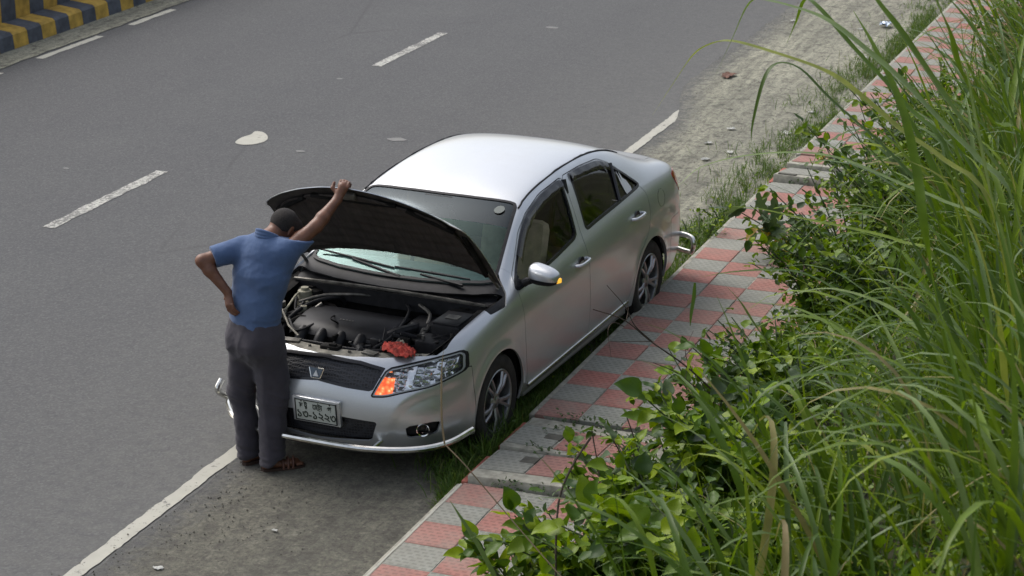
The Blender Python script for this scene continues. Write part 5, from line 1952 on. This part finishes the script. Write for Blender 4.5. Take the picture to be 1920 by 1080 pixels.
def leaf_mesh(name, mat, L=1.0, W=.62, curl=.25, lobes=0, n=7):
    V, F = [], []
    for i in range(n + 1):
        q = i / n
        w = W * .5 * math.sin(math.pi * q ** .72) ** .85 if 0 < q < 1 else .01
        if lobes: w *= (.62 + .38 * abs(math.cos(q * math.pi * lobes * .5)))
        z = -curl * (q - .3) ** 2 + .04 * math.sin(q * 9)
        x = q * L
        V += [(x, -w, z + w * .32), (x, -w * .5, z + w * .10), (x, 0, z), (x, w * .5, z + w * .10), (x, w, z + w * .32)]
    for i in range(n):
        for j in range(4):
            a = 5 * i + j
            F.append((a, a + 1, a + 6, a + 5))
    V += [(-.22, -.008, -.03), (-.22, .008, -.03), (0, .008, V[2][2]), (0, -.008, V[2][2])]
    m = len(V)
    F.append((m - 4, m - 3, m - 2, m - 1))
    return mesh_data(name, V, F, mat)


def lobed_mesh(name, mat):
    """Palmate leaf with pointed lobes."""
    V = [(0.35, 0, 0)]
    for k in range(40):
        q = -math.pi + 2 * math.pi * k / 40 + math.pi / 40
        lob = abs(math.cos(q * 2.5)) ** .7
        r = (.24 + .36 * lob) * (1.12 if abs(q) < 1 else .85)
        V.append((.35 + r * math.cos(q), r * math.sin(q), -.22 * r * r + .05 * math.cos(q * 5)))
    F = [(0, 1 + k, 1 + (k + 1) % 40) for k in range(40)]
    return mesh_data(name, V, F, mat)


ME_leaf = [leaf_mesh('leaf_a', M_leaf, 1, .66, .25), leaf_mesh('leaf_b', M_leaf, 1, .78, .4), leaf_mesh('leaf_c', M_leaf, 1, .54, .15), leaf_mesh('leaf_d', M_leafd, 1, .66, .3)]
ME_leafy = leaf_mesh('leaf_young', M_leafy, 1, .66, .25)
ME_yel = leaf_mesh('leaf_yellow', M_yel, 1, .8, .5)
ME_lob = lobed_mesh('leaf_lobed', M_leafd)


def rvec(s=1.0):
    return Vector((random.gauss(0, s), random.gauss(0, s), random.gauss(0, s)))


def leaf_matrix(p, dirv, size, roll=None):
    x = Vector(dirv).normalized()
    up = (Vector((0, 0, 1)) + rvec(.35)).normalized()
    y = up.cross(x)
    if y.length < .1: y = Vector((0, 1, 0)).cross(x)
    y.normalize()
    z = x.cross(y)
    return Matrix(((x.x * size, y.x * size, z.x * size, p[0]), (x.y * size, y.y * size, z.y * size, p[1]), (x.z * size, y.z * size, z.z * size, p[2]), (0, 0, 0, 1)))


def shrub(x, y, label, n_stem=7, height=.55, spread=.45, n_leaf=90, size=(.06, .11), kinds=(0, 1, 2), young=.08, yellow=0.0, stuffn=200, lean=(-.3, 0), z=None, name='broadleaf_shrub', grp=None, mes=None):
    z = bank_z(x, y) if z is None else z
    root = empty(name, (x, y, z))
    tag(root, label, 'shrub', grp)
    mb = MB()
    spots = []
    for k in range(n_stem):
        q = random.uniform(0, 2 * math.pi)
        r = spread * random.uniform(.35, 1)
        tip = Vector((math.cos(q) * r + lean[0] * height, math.sin(q) * r + lean[1] * height, height * random.uniform(.6, 1.1)))
        b = Vector((math.cos(q) * .05, math.sin(q) * .05, -.05))
        pts = catmull([b, b * .6 + tip * .4 + Vector((0, 0, height * .18)), tip], 5)
        mb.tube(pts, [.006 * (1 - .7 * i / len(pts)) + .0015 for i in range(len(pts))], 5)
        for p in pts[2:]:
            spots.append((Vector(p), Vector((math.cos(q), math.sin(q), .15))))
    mb.build('stems', M_stem, root)['kind'] = 'stuff'
    for k in range(n_leaf):
        p, o_ = random.choice(spots)
        dv = (o_ * .6 + rvec(.6) + Vector((0, 0, .12))).normalized()
        s = random.uniform(*size)
        pp = p + dv * s * .22 + rvec(.02)
        u = random.random()
        me = ME_yel if u < yellow else ME_leafy if u < yellow + young else (mes or ME_leaf[random.choice(kinds)])
        inst('leaf', me, root, matrix=leaf_matrix(pp, dv, s))
    if stuffn:
        V, F = [], []
        for k in range(stuffn):
            p, o_ = random.choice(spots)
            p = p * random.uniform(.5, 1.0) + rvec(.05)
            dv = (o_ * .5 + rvec(.7)).normalized()
            s = random.uniform(.3, .7) * size[1]
            M = leaf_matrix(p, dv, s)
            n0 = len(V)
            V += [M @ Vector(c) for c in ((0, 0, 0), (.35, -.3, .05), (.75, -.2, .03), (1, 0, -.08), (.75, .2, .03), (.35, .3, .05))]
            F += [(n0, n0 + 1, n0 + 2, n0 + 3), (n0, n0 + 3, n0 + 4, n0 + 5)]
        o = obj('small_leaves', V, F, M_leaf, root)
        o['kind'] = 'stuff'
    return root


# blade meshes shared by the tall grass
ME_blade = []
for k in range(14):
    el = random.uniform(1.05, 1.5)
    V, F = ribbon(blade_path(1.0, el, random.choice([.5, .9, 1.4, 1.9, 2.3, 2.6]), 11, random.uniform(-.05, .05)), random.uniform(.017, .026), .3)
    ME_blade.append(mesh_data('blade', V, F, M_bladeb if k % 5 == 0 else M_blade))


def tall_grass(x, y, label, n=34, L=(.9, 1.5), nst=70, az=math.pi, azs=1.2, spread=.16, group='clumps of tall cane grass on the bank', tilt=.12):
    z = bank_z(x, y)
    root = empty('tall_grass', (x, y, z))
    tag(root, label, 'grass', group)
    for k in range(n):
        a = random.gauss(az, azs)
        s = random.uniform(*L)
        inst('blade', random.choice(ME_blade), root, (random.gauss(0, spread), random.gauss(0, spread), -.03), (random.gauss(0, tilt), random.gauss(0, tilt), a), (s, s * random.uniform(.9, 1.4), s))
    V, F = [], []
    for k in range(nst):
        a = random.gauss(az, azs * 1.3)
        s = random.uniform(.35, .8) * L[1]
        R_ = Matrix.Rotation(a, 3, 'Z')
        b = Vector((random.gauss(0, spread * 1.8), random.gauss(0, spread * 1.8), -.04))
        P_ = [b + R_ @ p for p in blade_path(s, random.uniform(.8, 1.5), random.uniform(.3, 2.2), 6)]
        v, f = ribbon(P_, random.uniform(.006, .014), .3)
        n0 = len(V); V += v; F += [tuple(i + n0 for i in q) for q in f]
    o = obj('fine_blades', V, F, M_blade, root)
    o['kind'] = 'stuff'
    return root


def right_limit(y):
    return -.142 * y + .55


# low cover on the bank
def cover(name, n, gen, mat, label, seg=None):
    V, F = [], []
    for k in range(n):
        r = gen()
        if r is None: continue
        v, f = r
        n0 = len(V); V += v; F += [tuple(i + n0 for i in q) for q in f]
    o = obj(name, V, F, mat)
    return tag(o, label, 'ground cover', kind='stuff')


def small_leaf(p, s, spread=.7):
    dv = (rvec(spread) + Vector((-.3, -.3, .1))).normalized()
    M = leaf_matrix(p, dv, s)
    return [M @ Vector(c) for c in ((0, 0, 0), (.35, -.3, .08), (.75, -.2, .05), (1, 0, -.08), (.75, .2, .05), (.35, .3, .08))], [(0, 1, 2, 3), (0, 3, 4, 5)]


def g_leaf():
    y = 6.6 + 20 * random.random() ** 1.3
    x = random.uniform(TOE - .12 + .1 * mnoise.noise((y * 1.2, 0, 0)), right_limit(y) + (1.1 if random.random() < .35 else 0))
    h = .26 + .16 * mnoise.noise((x * 1.7, y * 1.3, 9))
    return small_leaf(Vector((x, y, bank_z(x, y) + random.uniform(0, 1) * max(.05, h))), random.uniform(.03, .085))


cover('low_leaves', 40000, g_leaf, M_leaf, 'dense low leafy weeds covering the bank under the tall grass')


def g_blade():
    y = 6.6 + 21 * random.random() ** 1.3
    x = random.uniform(TOE - .05, right_limit(y) + 1.1)
    b = Vector((x, y, bank_z(x, y) - .02))
    R_ = Matrix.Rotation(random.gauss(math.pi, 1.5), 3, 'Z')
    P_ = [b + R_ @ p for p in blade_path(random.uniform(.22, .6), random.uniform(.9, 1.5), random.uniform(.3, 2.0), 4)]
    return ribbon(P_, random.uniform(.005, .010), .3)


cover('undergrowth_grass', 5200, g_blade, M_blade, 'knee high wild grass growing all over the bank')

# green verge between dust and kerb
def verge_w(y):
    w = .24 + .14 * mnoise.noise((y * .7, 5, 0)) + .06 * mnoise.noise((y * 2.9, 2, 0))
    if y > 15.5: w += .16 * min(1, (y - 15.5) / 4)
    if y < 11.0: w = .03
    elif y < 11.6: w = .05 + (w - .05) * (y - 11.0) / .6
    return max(.03, w)


def g_verge():
    y = random.uniform(11.0, 29) if random.random() < .8 else random.uniform(11.2, 13.2)
    x = WALK_X - .03 - abs(random.gauss(0, .6)) * verge_w(y) * (1 + .9 * mnoise.noise((y * 1.9, 4, 2)))
    if mnoise.noise((x * 3, y * 1.1, 3)) + .6 * mnoise.noise((x * 8, y * 4, 3)) < -.05 and random.random() < .88: return None
    b = Vector((x, y, .012))
    R_ = Matrix.Rotation(random.uniform(0, 6.28), 3, 'Z')
    P_ = [b + R_ @ p for p in blade_path(random.uniform(.05, .17), random.uniform(.7, 1.5), random.uniform(.2, 1.6), 3)]
    return ribbon(P_, random.uniform(.004, .008), .3)


def g_tuft():
    y = random.choice([random.gauss(12.05, .25), random.gauss(11.75, .2), random.gauss(16.6, .4)])
    x = WALK_X - .04 - abs(random.gauss(0, .13))
    R_ = Matrix.Rotation(random.uniform(0, 6.28), 3, 'Z')
    P_ = [Vector((x, y, .012)) + R_ @ p for p in blade_path(random.uniform(.12, .30), random.uniform(.9, 1.5), random.uniform(.3, 1.8), 4)]
    return ribbon(P_, random.uniform(.004, .008), .3)


cover('wheel_tufts', 700, g_tuft, M_turf, 'longer grass tufts growing against the kerb by the wheels')
cover('verge_grass', 26000, g_verge, M_turf, 'strip of short green grass along the kerb beside the car')


def g_vleaf():
    y = random.choice([random.uniform(16.3, 17.6), random.uniform(11.3, 30)])
    x = WALK_X - .03 - abs(random.gauss(0, .5)) * verge_w(y)
    return small_leaf(Vector((x, y, random.uniform(.02, .13))), random.uniform(.015, .04))


cover('verge_weeds', 1700, g_vleaf, M_leaf, 'small leafy weeds mixed into the grass verge')


def g_crack():
    y = random.choice([random.gauss(11.84, .02), random.gauss(12.42, .025), random.gauss(11.27, .02), random.gauss(18.47, .03), random.gauss(12.2, .05)])
    x = WALK_X + random.uniform(.15, 1.2) if random.random() < .85 else WALK_X + random.gauss(.3, .05)
    return small_leaf(Vector((x, y, .13 + random.uniform(0, .07))), random.uniform(.015, .04))


cover('crack_weeds', 620, g_crack, M_leafd, 'little weeds sprouting from the gaps between the drain covers')

# broadleaf shrubs spilling over the pavement (nearest first)
SH = [
 (-3.28, 9.75, 'dark glossy shrub at the bottom edge beside the nearest tiles', dict(height=.55, spread=.5, n_leaf=150, size=(.06, .11), kinds=(0, 1, 2))),
 (-2.72, 9.25, 'dense dark leafed shrub below the arching cane blades at bottom', dict(height=.45, spread=.5, n_leaf=130, size=(.06, .12), kinds=(0, 1))),
 (-3.30, 10.55, 'bright green shrub overhanging the tiles just past the bottom corner', dict(height=.55, spread=.5, n_leaf=150, size=(.06, .105), young=.32)),
 (-2.70, 10.45, 'shrub carrying the lime yellow leaves in the middle of the bank', dict(height=.62, spread=.45, n_leaf=120, size=(.065, .12), young=.38)),
 (-3.42, 11.45, 'low small leafed shrub creeping over the nearer drain cover', dict(height=.32, spread=.45, n_leaf=150, size=(.025, .055), kinds=(0, 2, 3), young=.15)),
 (-2.80, 11.55, 'tangled shrub with a pair of large grey green leaves', dict(height=.55, spread=.45, n_leaf=100, size=(.06, .13), kinds=(0, 3))),
 (-3.40, 12.25, 'round leafed shrub sprouting beside the second drain cover', dict(height=.52, spread=.42, n_leaf=90, size=(.06, .10), kinds=(0, 1), young=.18)),
 (-3.30, 13.3, 'dusty grey green shrub at the foot of the bare twigs', dict(height=.40, spread=.40, n_leaf=110, size=(.03, .07), kinds=(2, 3))),
 (-3.02, 14.5, 'dark leafy shrub where the pavement edge turns shady', dict(height=.60, spread=.42, n_leaf=130, size=(.04, .08), kinds=(0, 2))),
 (-2.55, 13.2, 'shrub half hidden behind pale grass above the grey green leaves', dict(height=.55, spread=.45, n_leaf=90, size=(.05, .10), kinds=(0, 3), young=.12)),
 (-3.30, 15.6, 'leafy shrub leaning over the tiles beside the rear wheel', dict(height=.52, spread=.42, n_leaf=120, size=(.035, .075), kinds=(0, 3))),
 (-3.05, 17.2, 'shrub with a few yellowed leaves behind the rear bumper guard', dict(height=.62, spread=.42, n_leaf=110, size=(.045, .08), kinds=(0, 3), yellow=.07)),
 (-3.40, 18.6, 'small shrub screening the broken dark drain cover', dict(height=.52, spread=.36, n_leaf=90, size=(.035, .07), kinds=(0, 3))),
 (-3.35, 20.4, 'sparse shrub at the far end beside the tiled path', dict(height=.5, spread=.4, n_leaf=70, size=(.035, .07), kinds=(0, 2))),
 (-3.25, 23.5, 'far dark shrub in the top corner by the path', dict(height=.8, spread=.5, n_leaf=80, size=(.04, .08), kinds=(0,))),
 (-3.52, 9.55, 'lowest leafy shrub cut off by the bottom edge of the view', dict(height=.50, spread=.45, n_leaf=130, size=(.06, .105), young=.2)),
 (-3.50, 10.15, 'sprawling shrub covering the corner of the nearest tiles', dict(height=.45, spread=.42, n_leaf=130, size=(.04, .08), kinds=(0, 2, 3), young=.15)),
 (-3.50, 11.0, 'fresh green shrub next to the gap before the drain covers', dict(height=.38, spread=.40, n_leaf=120, size=(.035, .07), kinds=(0, 2), young=.2)),
 (-3.14, 14.2, 'bushy shrub bulging over the tiles level with the front door', dict(height=.70, spread=.42, n_leaf=150, size=(.035, .07), kinds=(0, 2), young=.08)),
 (-3.16, 15.0, 'tall dark shrub shading the tile edge near the rear door', dict(height=.85, spread=.45, n_leaf=160, size=(.04, .075), kinds=(0, 2, 3))),
 (-3.05, 15.9, 'dense shrub rising behind the leaning one by the rear wheel', dict(height=.95, spread=.5, n_leaf=170, size=(.045, .08), kinds=(0, 1, 2), young=.08)),
 (-3.45, 16.9, 'leafy shrub just right of the lobed vine', dict(height=.80, spread=.45, n_leaf=150, size=(.04, .075), kinds=(0, 2, 3), yellow=.03)),
 (-3.20, 17.9, 'thick shrub between the yellowed one and the broken cover', dict(height=.90, spread=.45, n_leaf=150, size=(.04, .075), kinds=(0, 1), young=.1)),
 (-3.30, 19.4, 'upright shrub past the cracked grey cover', dict(height=.85, spread=.42, n_leaf=120, size=(.04, .075), kinds=(0, 2))),
 (-2.30, 8.70, 'low dark shrub under the bottom edge blades right of the tiles', dict(height=.40, spread=.45, n_leaf=100, size=(.06, .11), kinds=(0, 1))),
 (-3.05, 10.05, 'leafy mound between the two shrubs nearest the bottom tiles', dict(height=.50, spread=.45, n_leaf=120, size=(.055, .10), kinds=(0, 1, 3), young=.12)),
 (-2.25, 9.75, 'shrub with scattered yellow green leaves under the lowest arching blades', dict(height=.42, spread=.42, n_leaf=90, size=(.05, .10), young=.22)),
 (-3.05, 11.05, 'mid green shrub beside the lime leaved one', dict(height=.48, spread=.42, n_leaf=110, size=(.05, .09), kinds=(0, 2, 3), young=.12)),
 (-3.05, 12.6, 'spreading shrub right of the round leafed sprouts', dict(height=.45, spread=.42, n_leaf=110, size=(.05, .09), kinds=(0, 2), young=.10)),
]
random.seed(77)
for x, y, lab, kw in SH:
    kw['n_leaf'] = int(kw['n_leaf'] * 1.7); kw['size'] = (kw['size'][0] * 1.3, kw['size'][1] * 1.35)
    shrub(x, y, lab, n_stem=13, stuffn=420, **kw)
random.seed(5)
shrub(-4.86, 16.75, 'leafy weed growing on the verge beside the rear bumper guard', n_stem=9, height=.26, spread=.26, n_leaf=110, size=(.03, .06), young=.3, stuffn=200, lean=(-.1, 0), z=.0, name='verge_weed')
shrub(-4.83, 17.5, 'smaller verge weed just past the rear bumper guard', n_stem=8, height=.2, spread=.24, n_leaf=80, size=(.025, .05), young=.3, stuffn=160, lean=(-.1, 0), z=.0, name='verge_weed')
lobed = shrub(-3.80, 16.35, 'lobed leaf vine reaching across the tiles level with the rear wheel', n_stem=6, height=.45, spread=.42, n_leaf=46, size=(.10, .17), yellow=.08, young=0, stuffn=80, lean=(-.7, -.2), mes=ME_lob, name='lobed_leaf_vine')

# round leaves on thin stalks standing out over the tiles
st = empty('sprouting_shoots', (-3.55, 12.05, .15))
tag(st, 'thin stalks with round green leaves standing out over the tiles', 'plant')
for k, (px_, d_) in enumerate([([(1230, 960), (1205, 870), (1172, 772)], 12.9), ([(1260, 900), (1240, 830), (1222, 770)], 13.0), ([(1100, 1000), (1125, 920), (1110, 808)], 12.2), ([(1400, 830), (1370, 760), (1336, 690)], 13.5), ([(1420, 900), (1390, 860), (1400, 822)], 12.6), ([(1470, 900), (1445, 850), (1440, 815)], 12.6), ([(1180, 960), (1165, 860), (1150, 825)], 12.5), ([(1075, 960), (1062, 900), (1052, 888)], 12.0)]):
    P_ = [Vector(at(u, v, dist=d_)) - Vector(st.location) for u, v in px_]
    mb = MB(); mb.tube(catmull(P_, 5), .004, 5); sk_ = mb.build('shoot', M_twig, st)
    for q in range(2 if k < 4 else 3):
        dv = Vector((random.uniform(-1, 1), random.uniform(-.6, .2), random.uniform(-.3, .2)))
        inst('leaf', ME_leafy if k in (4, 5) else ME_leaf[1], sk_, matrix=leaf_matrix(P_[-1] + rvec(.01), dv, random.uniform(.09, .12) if q == 0 else random.uniform(.05, .08)))

# tall grass clumps
random.seed(21)
GL = 'clump of tall arching cane grass growing on the roadside bank'
spots = []
for y in np.arange(6.9, 27, .8):
    x0 = -1.95 if y < 10.6 else -2.2 if y < 12 else -2.5 if y < 14 else -2.7 if y < 17 else -3.05 if y < 19 else -3.25
    x1 = right_limit(y)
    n = max(1, int((x1 - x0) / .62))
    for k in range(n):
        spots.append((x0 + (x1 - x0) * (k + .5) / n + random.uniform(-.2, .2), y + random.uniform(-.3, .3)))
for x, y in spots:
    tall_grass(x, y, GL, n=24, L=(.8, 1.45) if y < 12 else (.9, 1.7), nst=26, az=2.9, azs=.9)

# the long blades that stand out over road and tiles, rooted in one big clump
cane = empty('giant_cane_grass', (-2.35, 10.6, bank_z(-2.35, 10.6)))
tag(cane, 'biggest cane grass clump whose long blades arch over dust and tiles', 'grass')
BL = [
 ([(1860, 400), (1770, 302), (1689, 245), (1607, 175), (1546, 134), (1444, 98), (1370, 78), (1330, 84), (1298, 106), (1261, 159), (1224, 215)], 10.2, 13, 0),
 ([(1905, 400), (1836, 302), (1779, 245), (1689, 151), (1628, 98), (1567, 49), (1518, 24), (1440, 2), (1406, 6), (1375, 69), (1341, 143)], 10.0, 13, 1),
 ([(1920, 420), (1844, 281), (1791, 212), (1730, 122), (1681, 49), (1644, 0), (1610, -60)], 9.6, 17, 0),
 ([(1930, 300), (1860, 230), (1799, 134), (1779, 61), (1754, 0), (1720, -80)], 9.3, 20, 0),
 ([(1790, 330), (1700, 200), (1600, 90), (1540, 20), (1510, 0), (1493, 41), (1475, 82)], 10.3, 9, 0),
 ([(1760, 420), (1680, 300), (1560, 190), (1500, 130), (1457, 120), (1432, 151), (1412, 228), (1408, 269)], 10.8, 9, 0),
 ([(1860, 440), (1770, 379), (1689, 346), (1587, 302), (1502, 287), (1396, 293), (1314, 314), (1270, 350)], 10.6, 10, 1),
 ([(1760, 500), (1690, 455), (1607, 432), (1510, 412), (1428, 393), (1351, 385)], 10.7, 11, 0),
 ([(1640, 600), (1560, 540), (1500, 512), (1440, 507), (1370, 511), (1314, 519)], 11.0, 10, 0),
 ([(1520, 720), (1470, 680), (1418, 615), (1388, 567), (1358, 533)], 11.2, 10, 1),
 ([(1760, 660), (1700, 600), (1647, 567), (1573, 544), (1521, 544), (1466, 559)], 10.5, 9, 1),
 ([(1860, 1000), (1747, 966), (1702, 901), (1661, 856), (1608, 825), (1515, 832)], 9.0, 10, 0),
 ([(1790, 1130), (1690, 1080), (1592, 1023), (1510, 982), (1421, 962), (1356, 960)], 8.8, 12, 1),
 ([(1830, 1060), (1740, 1010), (1641, 986), (1527, 950), (1445, 933)], 8.9, 11, 1),
 ([(1880, 1110), (1790, 960), (1740, 930), (1690, 935), (1650, 945)], 8.7, 12, 0),
 ([(1700, 800), (1660, 700), (1600, 640), (1540, 600), (1480, 575), (1400, 565)], 10.2, 9, 0),
 ([(1900, 800), (1870, 600), (1840, 480), (1800, 380), (1760, 330), (1700, 300)], 9.4, 15, 0),
 ([(1890, 960), (1860, 760), (1850, 620), (1835, 520), (1815, 430)], 9.0, 18, 0),
 ([(1800, 900), (1770, 740), (1735, 640), (1690, 560), (1640, 510)], 9.6, 12, 0),
 ([(1910, 560), (1860, 380), (1830, 240), (1810, 120), (1800, 30)], 9.2, 16, 1),
 ([(1740, 480), (1720, 330), (1690, 200), (1640, 90), (1600, 20)], 10.0, 12, 0),
 ([(1960, 1100), (1900, 900), (1850, 800), (1790, 740), (1720, 720), (1650, 740)], 8.8, 14, 1),
]
cl0 = Vector(cane.location)
for pts, dist, wpx, k in BL:
    n_ = len(pts)
    P_ = []
    for i, (u, v) in enumerate(pts):
        dd_ = dist + .35 * math.sin(i / n_ * 2.2 + dist * 3) - .25 * (1 - i / n_)
        P_.append(Vector(at(u, v, dist=dd_)) - cl0)
    # run the blade's foot down into the bank
    f0 = P_[0] + cl0
    foot = Vector((f0.x + .22, f0.y + .15, min(bank_z(f0.x + .22, f0.y + .15) - .05, f0.z - .3)))
    P_ = catmull([foot - cl0] + P_, 4)
    V, F = ribbon(P_, 1.45 * wpx / CAM_F * dist, .28, base=.7)
    obj('blade', V, F, M_bladeb if k else M_blade, cane)

lone = empty('lone_blade', at(925, 1080, z=.16))
tag(lone, 'single dark green blade standing up over the nearest tiles', 'grass')
V, F = ribbon(catmull([Vector(at(u, v, dist=d_)) - lone.location for u, v, d_ in [(940, 1110, 10.0), (905, 1040, 10.0), (872, 985, 10.0), (843, 938, 10.0)]], 4), .034, .3, base=.9)
obj('blade', V, F, M_bladeb, lone)
hang = empty('hanging_blade', at(1330, 760, z=.2))
tag(hang, 'short yellow tipped blade hanging alone above the middle tiles', 'grass')
V, F = ribbon(catmull([Vector(at(u, v, dist=12.2)) - hang.location for u, v in [(1303, 530), (1301, 560), (1296, 590), (1294, 612)]], 4), .022, .3)
obj('blade', V, F, M_blade, hang)

# bare twigs over the tiles
tw = empty('bare_twigs', at(1400, 800, z=.2))
tag(tw, 'leafless brown twigs reaching over the tiles towards the car sill', 'twig')
tl = Vector(tw.location)
for pts, r_ in [
 ([(1440, 830), (1370, 765), (1290, 690), (1220, 640), (1170, 600), (1112, 580)], .007),
 ([(1222, 640), (1190, 610), (1172, 575), (1138, 535)], .0045), ([(1175, 600), (1178, 580), (1175, 562)], .004),
 ([(1380, 790), (1320, 740), (1270, 700), (1225, 680)], .005), ([(1225, 640), (1180, 640), (1145, 640)], .003),
 ([(1170, 612), (1150, 605), (1140, 622), (1146, 670)], .003), ([(1300, 700), (1285, 660), (1300, 620)], .003),
 ([(1330, 735), (1300, 740), (1285, 720), (1290, 690), (1310, 650)], .003)]:
    mb = MB()
    P_ = [Vector(at(u, v, dist=13.6 - .8 * (1400 - u) / 300)) - tl for u, v in pts]
    P_ = catmull(P_, 5)
    mb.tube(P_, [r_ * (1 - .6 * i / len(P_)) for i in range(len(P_))], 5).build('twig', M_twig, tw)
dk = empty('dark_stem', at(1085, 1080, z=.2))
tag(dk, 'slender dark red stem rising across the nearest tiles', 'stem')
mb = MB(); P_ = catmull([Vector(at(u, v, dist=10.9)) - dk.location for u, v in [(1042, 1090), (1043, 1000), (1050, 930), (1075, 870), (1108, 820)]], 5)
mb.tube(P_, .006, 6).build('stem', M_twig, dk)
ds = empty('dry_stalk', at(1040, 1075, z=.2))
tag(ds, 'thin dry stalk bending up in front of the headlight', 'stalk')
P_ = catmull([Vector(at(u, v, dist=d_)) - ds.location for u, v, d_ in [(1060, 1090, 10.7), (1000, 1022, 10.9), (930, 940, 11.1), (872, 872, 11.2), (833, 832, 11.3)]], 5)
mb = MB(); mb.tube(P_, .0035, 5).build('stem', M_dry, ds)
P_ = catmull([Vector(at(u, v, dist=11.3)) - ds.location for u, v in [(833, 832), (828, 790), (827, 740), (828, 690), (832, 655)]], 4)
V, F = ribbon(P_, .016, .3, up=(.3, .9, .2), base=.9)
obj('dead_leaf', V, F, M_dry, ds)

# ------------------------------------------------------------------ litter
M_paper = plain('paper_scrap', (.5, .5, .46), .8, var=.12, nscale=30)
M_foil = plain('foil_wrapper', (.40, .47, .58), .3, .5, var=.4, nscale=40)
M_brick = plain('brick_dust', (.16, .085, .06), .95, var=.4, nscale=30, bump=.5)


def scrap(name, u, v, s, mat, label, cat, group=None, z=.02, h=.35):
    p = at(u, v, z=z)
    V, F = [], []
    n = 6
    k = random.random() * 50
    for i in range(n + 1):
        for j in range(n + 1):
            a, b = i / n - .5, j / n - .5
            V.append((a * s * 1.5 * (1 + .4 * mnoise.noise((b * 3, k, 0))), b * s * (1 + .5 * mnoise.noise((a * 3, k, 5))), s * h * (.35 + .6 * mnoise.noise((a * 4, b * 4, k)))))
    F = [(i * (n + 1) + j, i * (n + 1) + j + 1, (i + 1) * (n + 1) + j + 1, (i + 1) * (n + 1) + j) for i in range(n) for j in range(n) if not ((i in (0, n - 1)) and (j in (0, n - 1)))]
    o = obj(name, V, F, mat, None, False)
    o.location = p
    o.rotation_euler = (0, 0, random.uniform(0, 6.28))
    md = o.modifiers.new('t', 'SOLIDIFY'); md.thickness = .002
    tag(o, label, cat, group)


LG = 'paper scraps littering the dusty shoulder'
for (u, v, s, lab) in [(1475, 250, .075, 'largest torn white paper scrap beside the verge behind the car'), (1369, 286, .055, 'white paper scrap lying mid shoulder right of the boot'), (1322, 299, .06, 'small white scrap close to the tail lamp'), (1371, 242, .06, 'flattened pale scrap above the other paper bits'), (1328, 269, .055, 'little scrap between the boot and the pale flattened one'), (1522, 211, .05, 'white scrap at the edge of the green verge'), (1487, 39, .05, 'farthest white scrap near the asphalt edge'), (1614, 55, .05, 'pale scrap next to the blue foil wrapper'), (1205, 296, .04, 'grey scrap just behind the boot lid corner'), (833, 906, .035, 'shiny scrap in front of the drain covers'), (296, 1066, .04, 'bent white scrap on the near shoulder at the bottom edge'), (515, 995, .022, 'tiny white chip on the dust below the sandal'), (1625, 108, .045, 'white scrap caught in the grass verge')]:
    scrap('paper_scrap', u, v, s, M_paper, lab, 'litter', LG)
scrap('foil_wrapper', 1660, 49, .14, M_foil, 'crumpled blue and silver foil wrapper by the far verge', 'litter', None, .03, .6)
scrap('brick_crumbs', 1365, 143, .14, M_brick, 'patch of brown brick crumbs on the far shoulder', 'rubble', None, .02, .3)
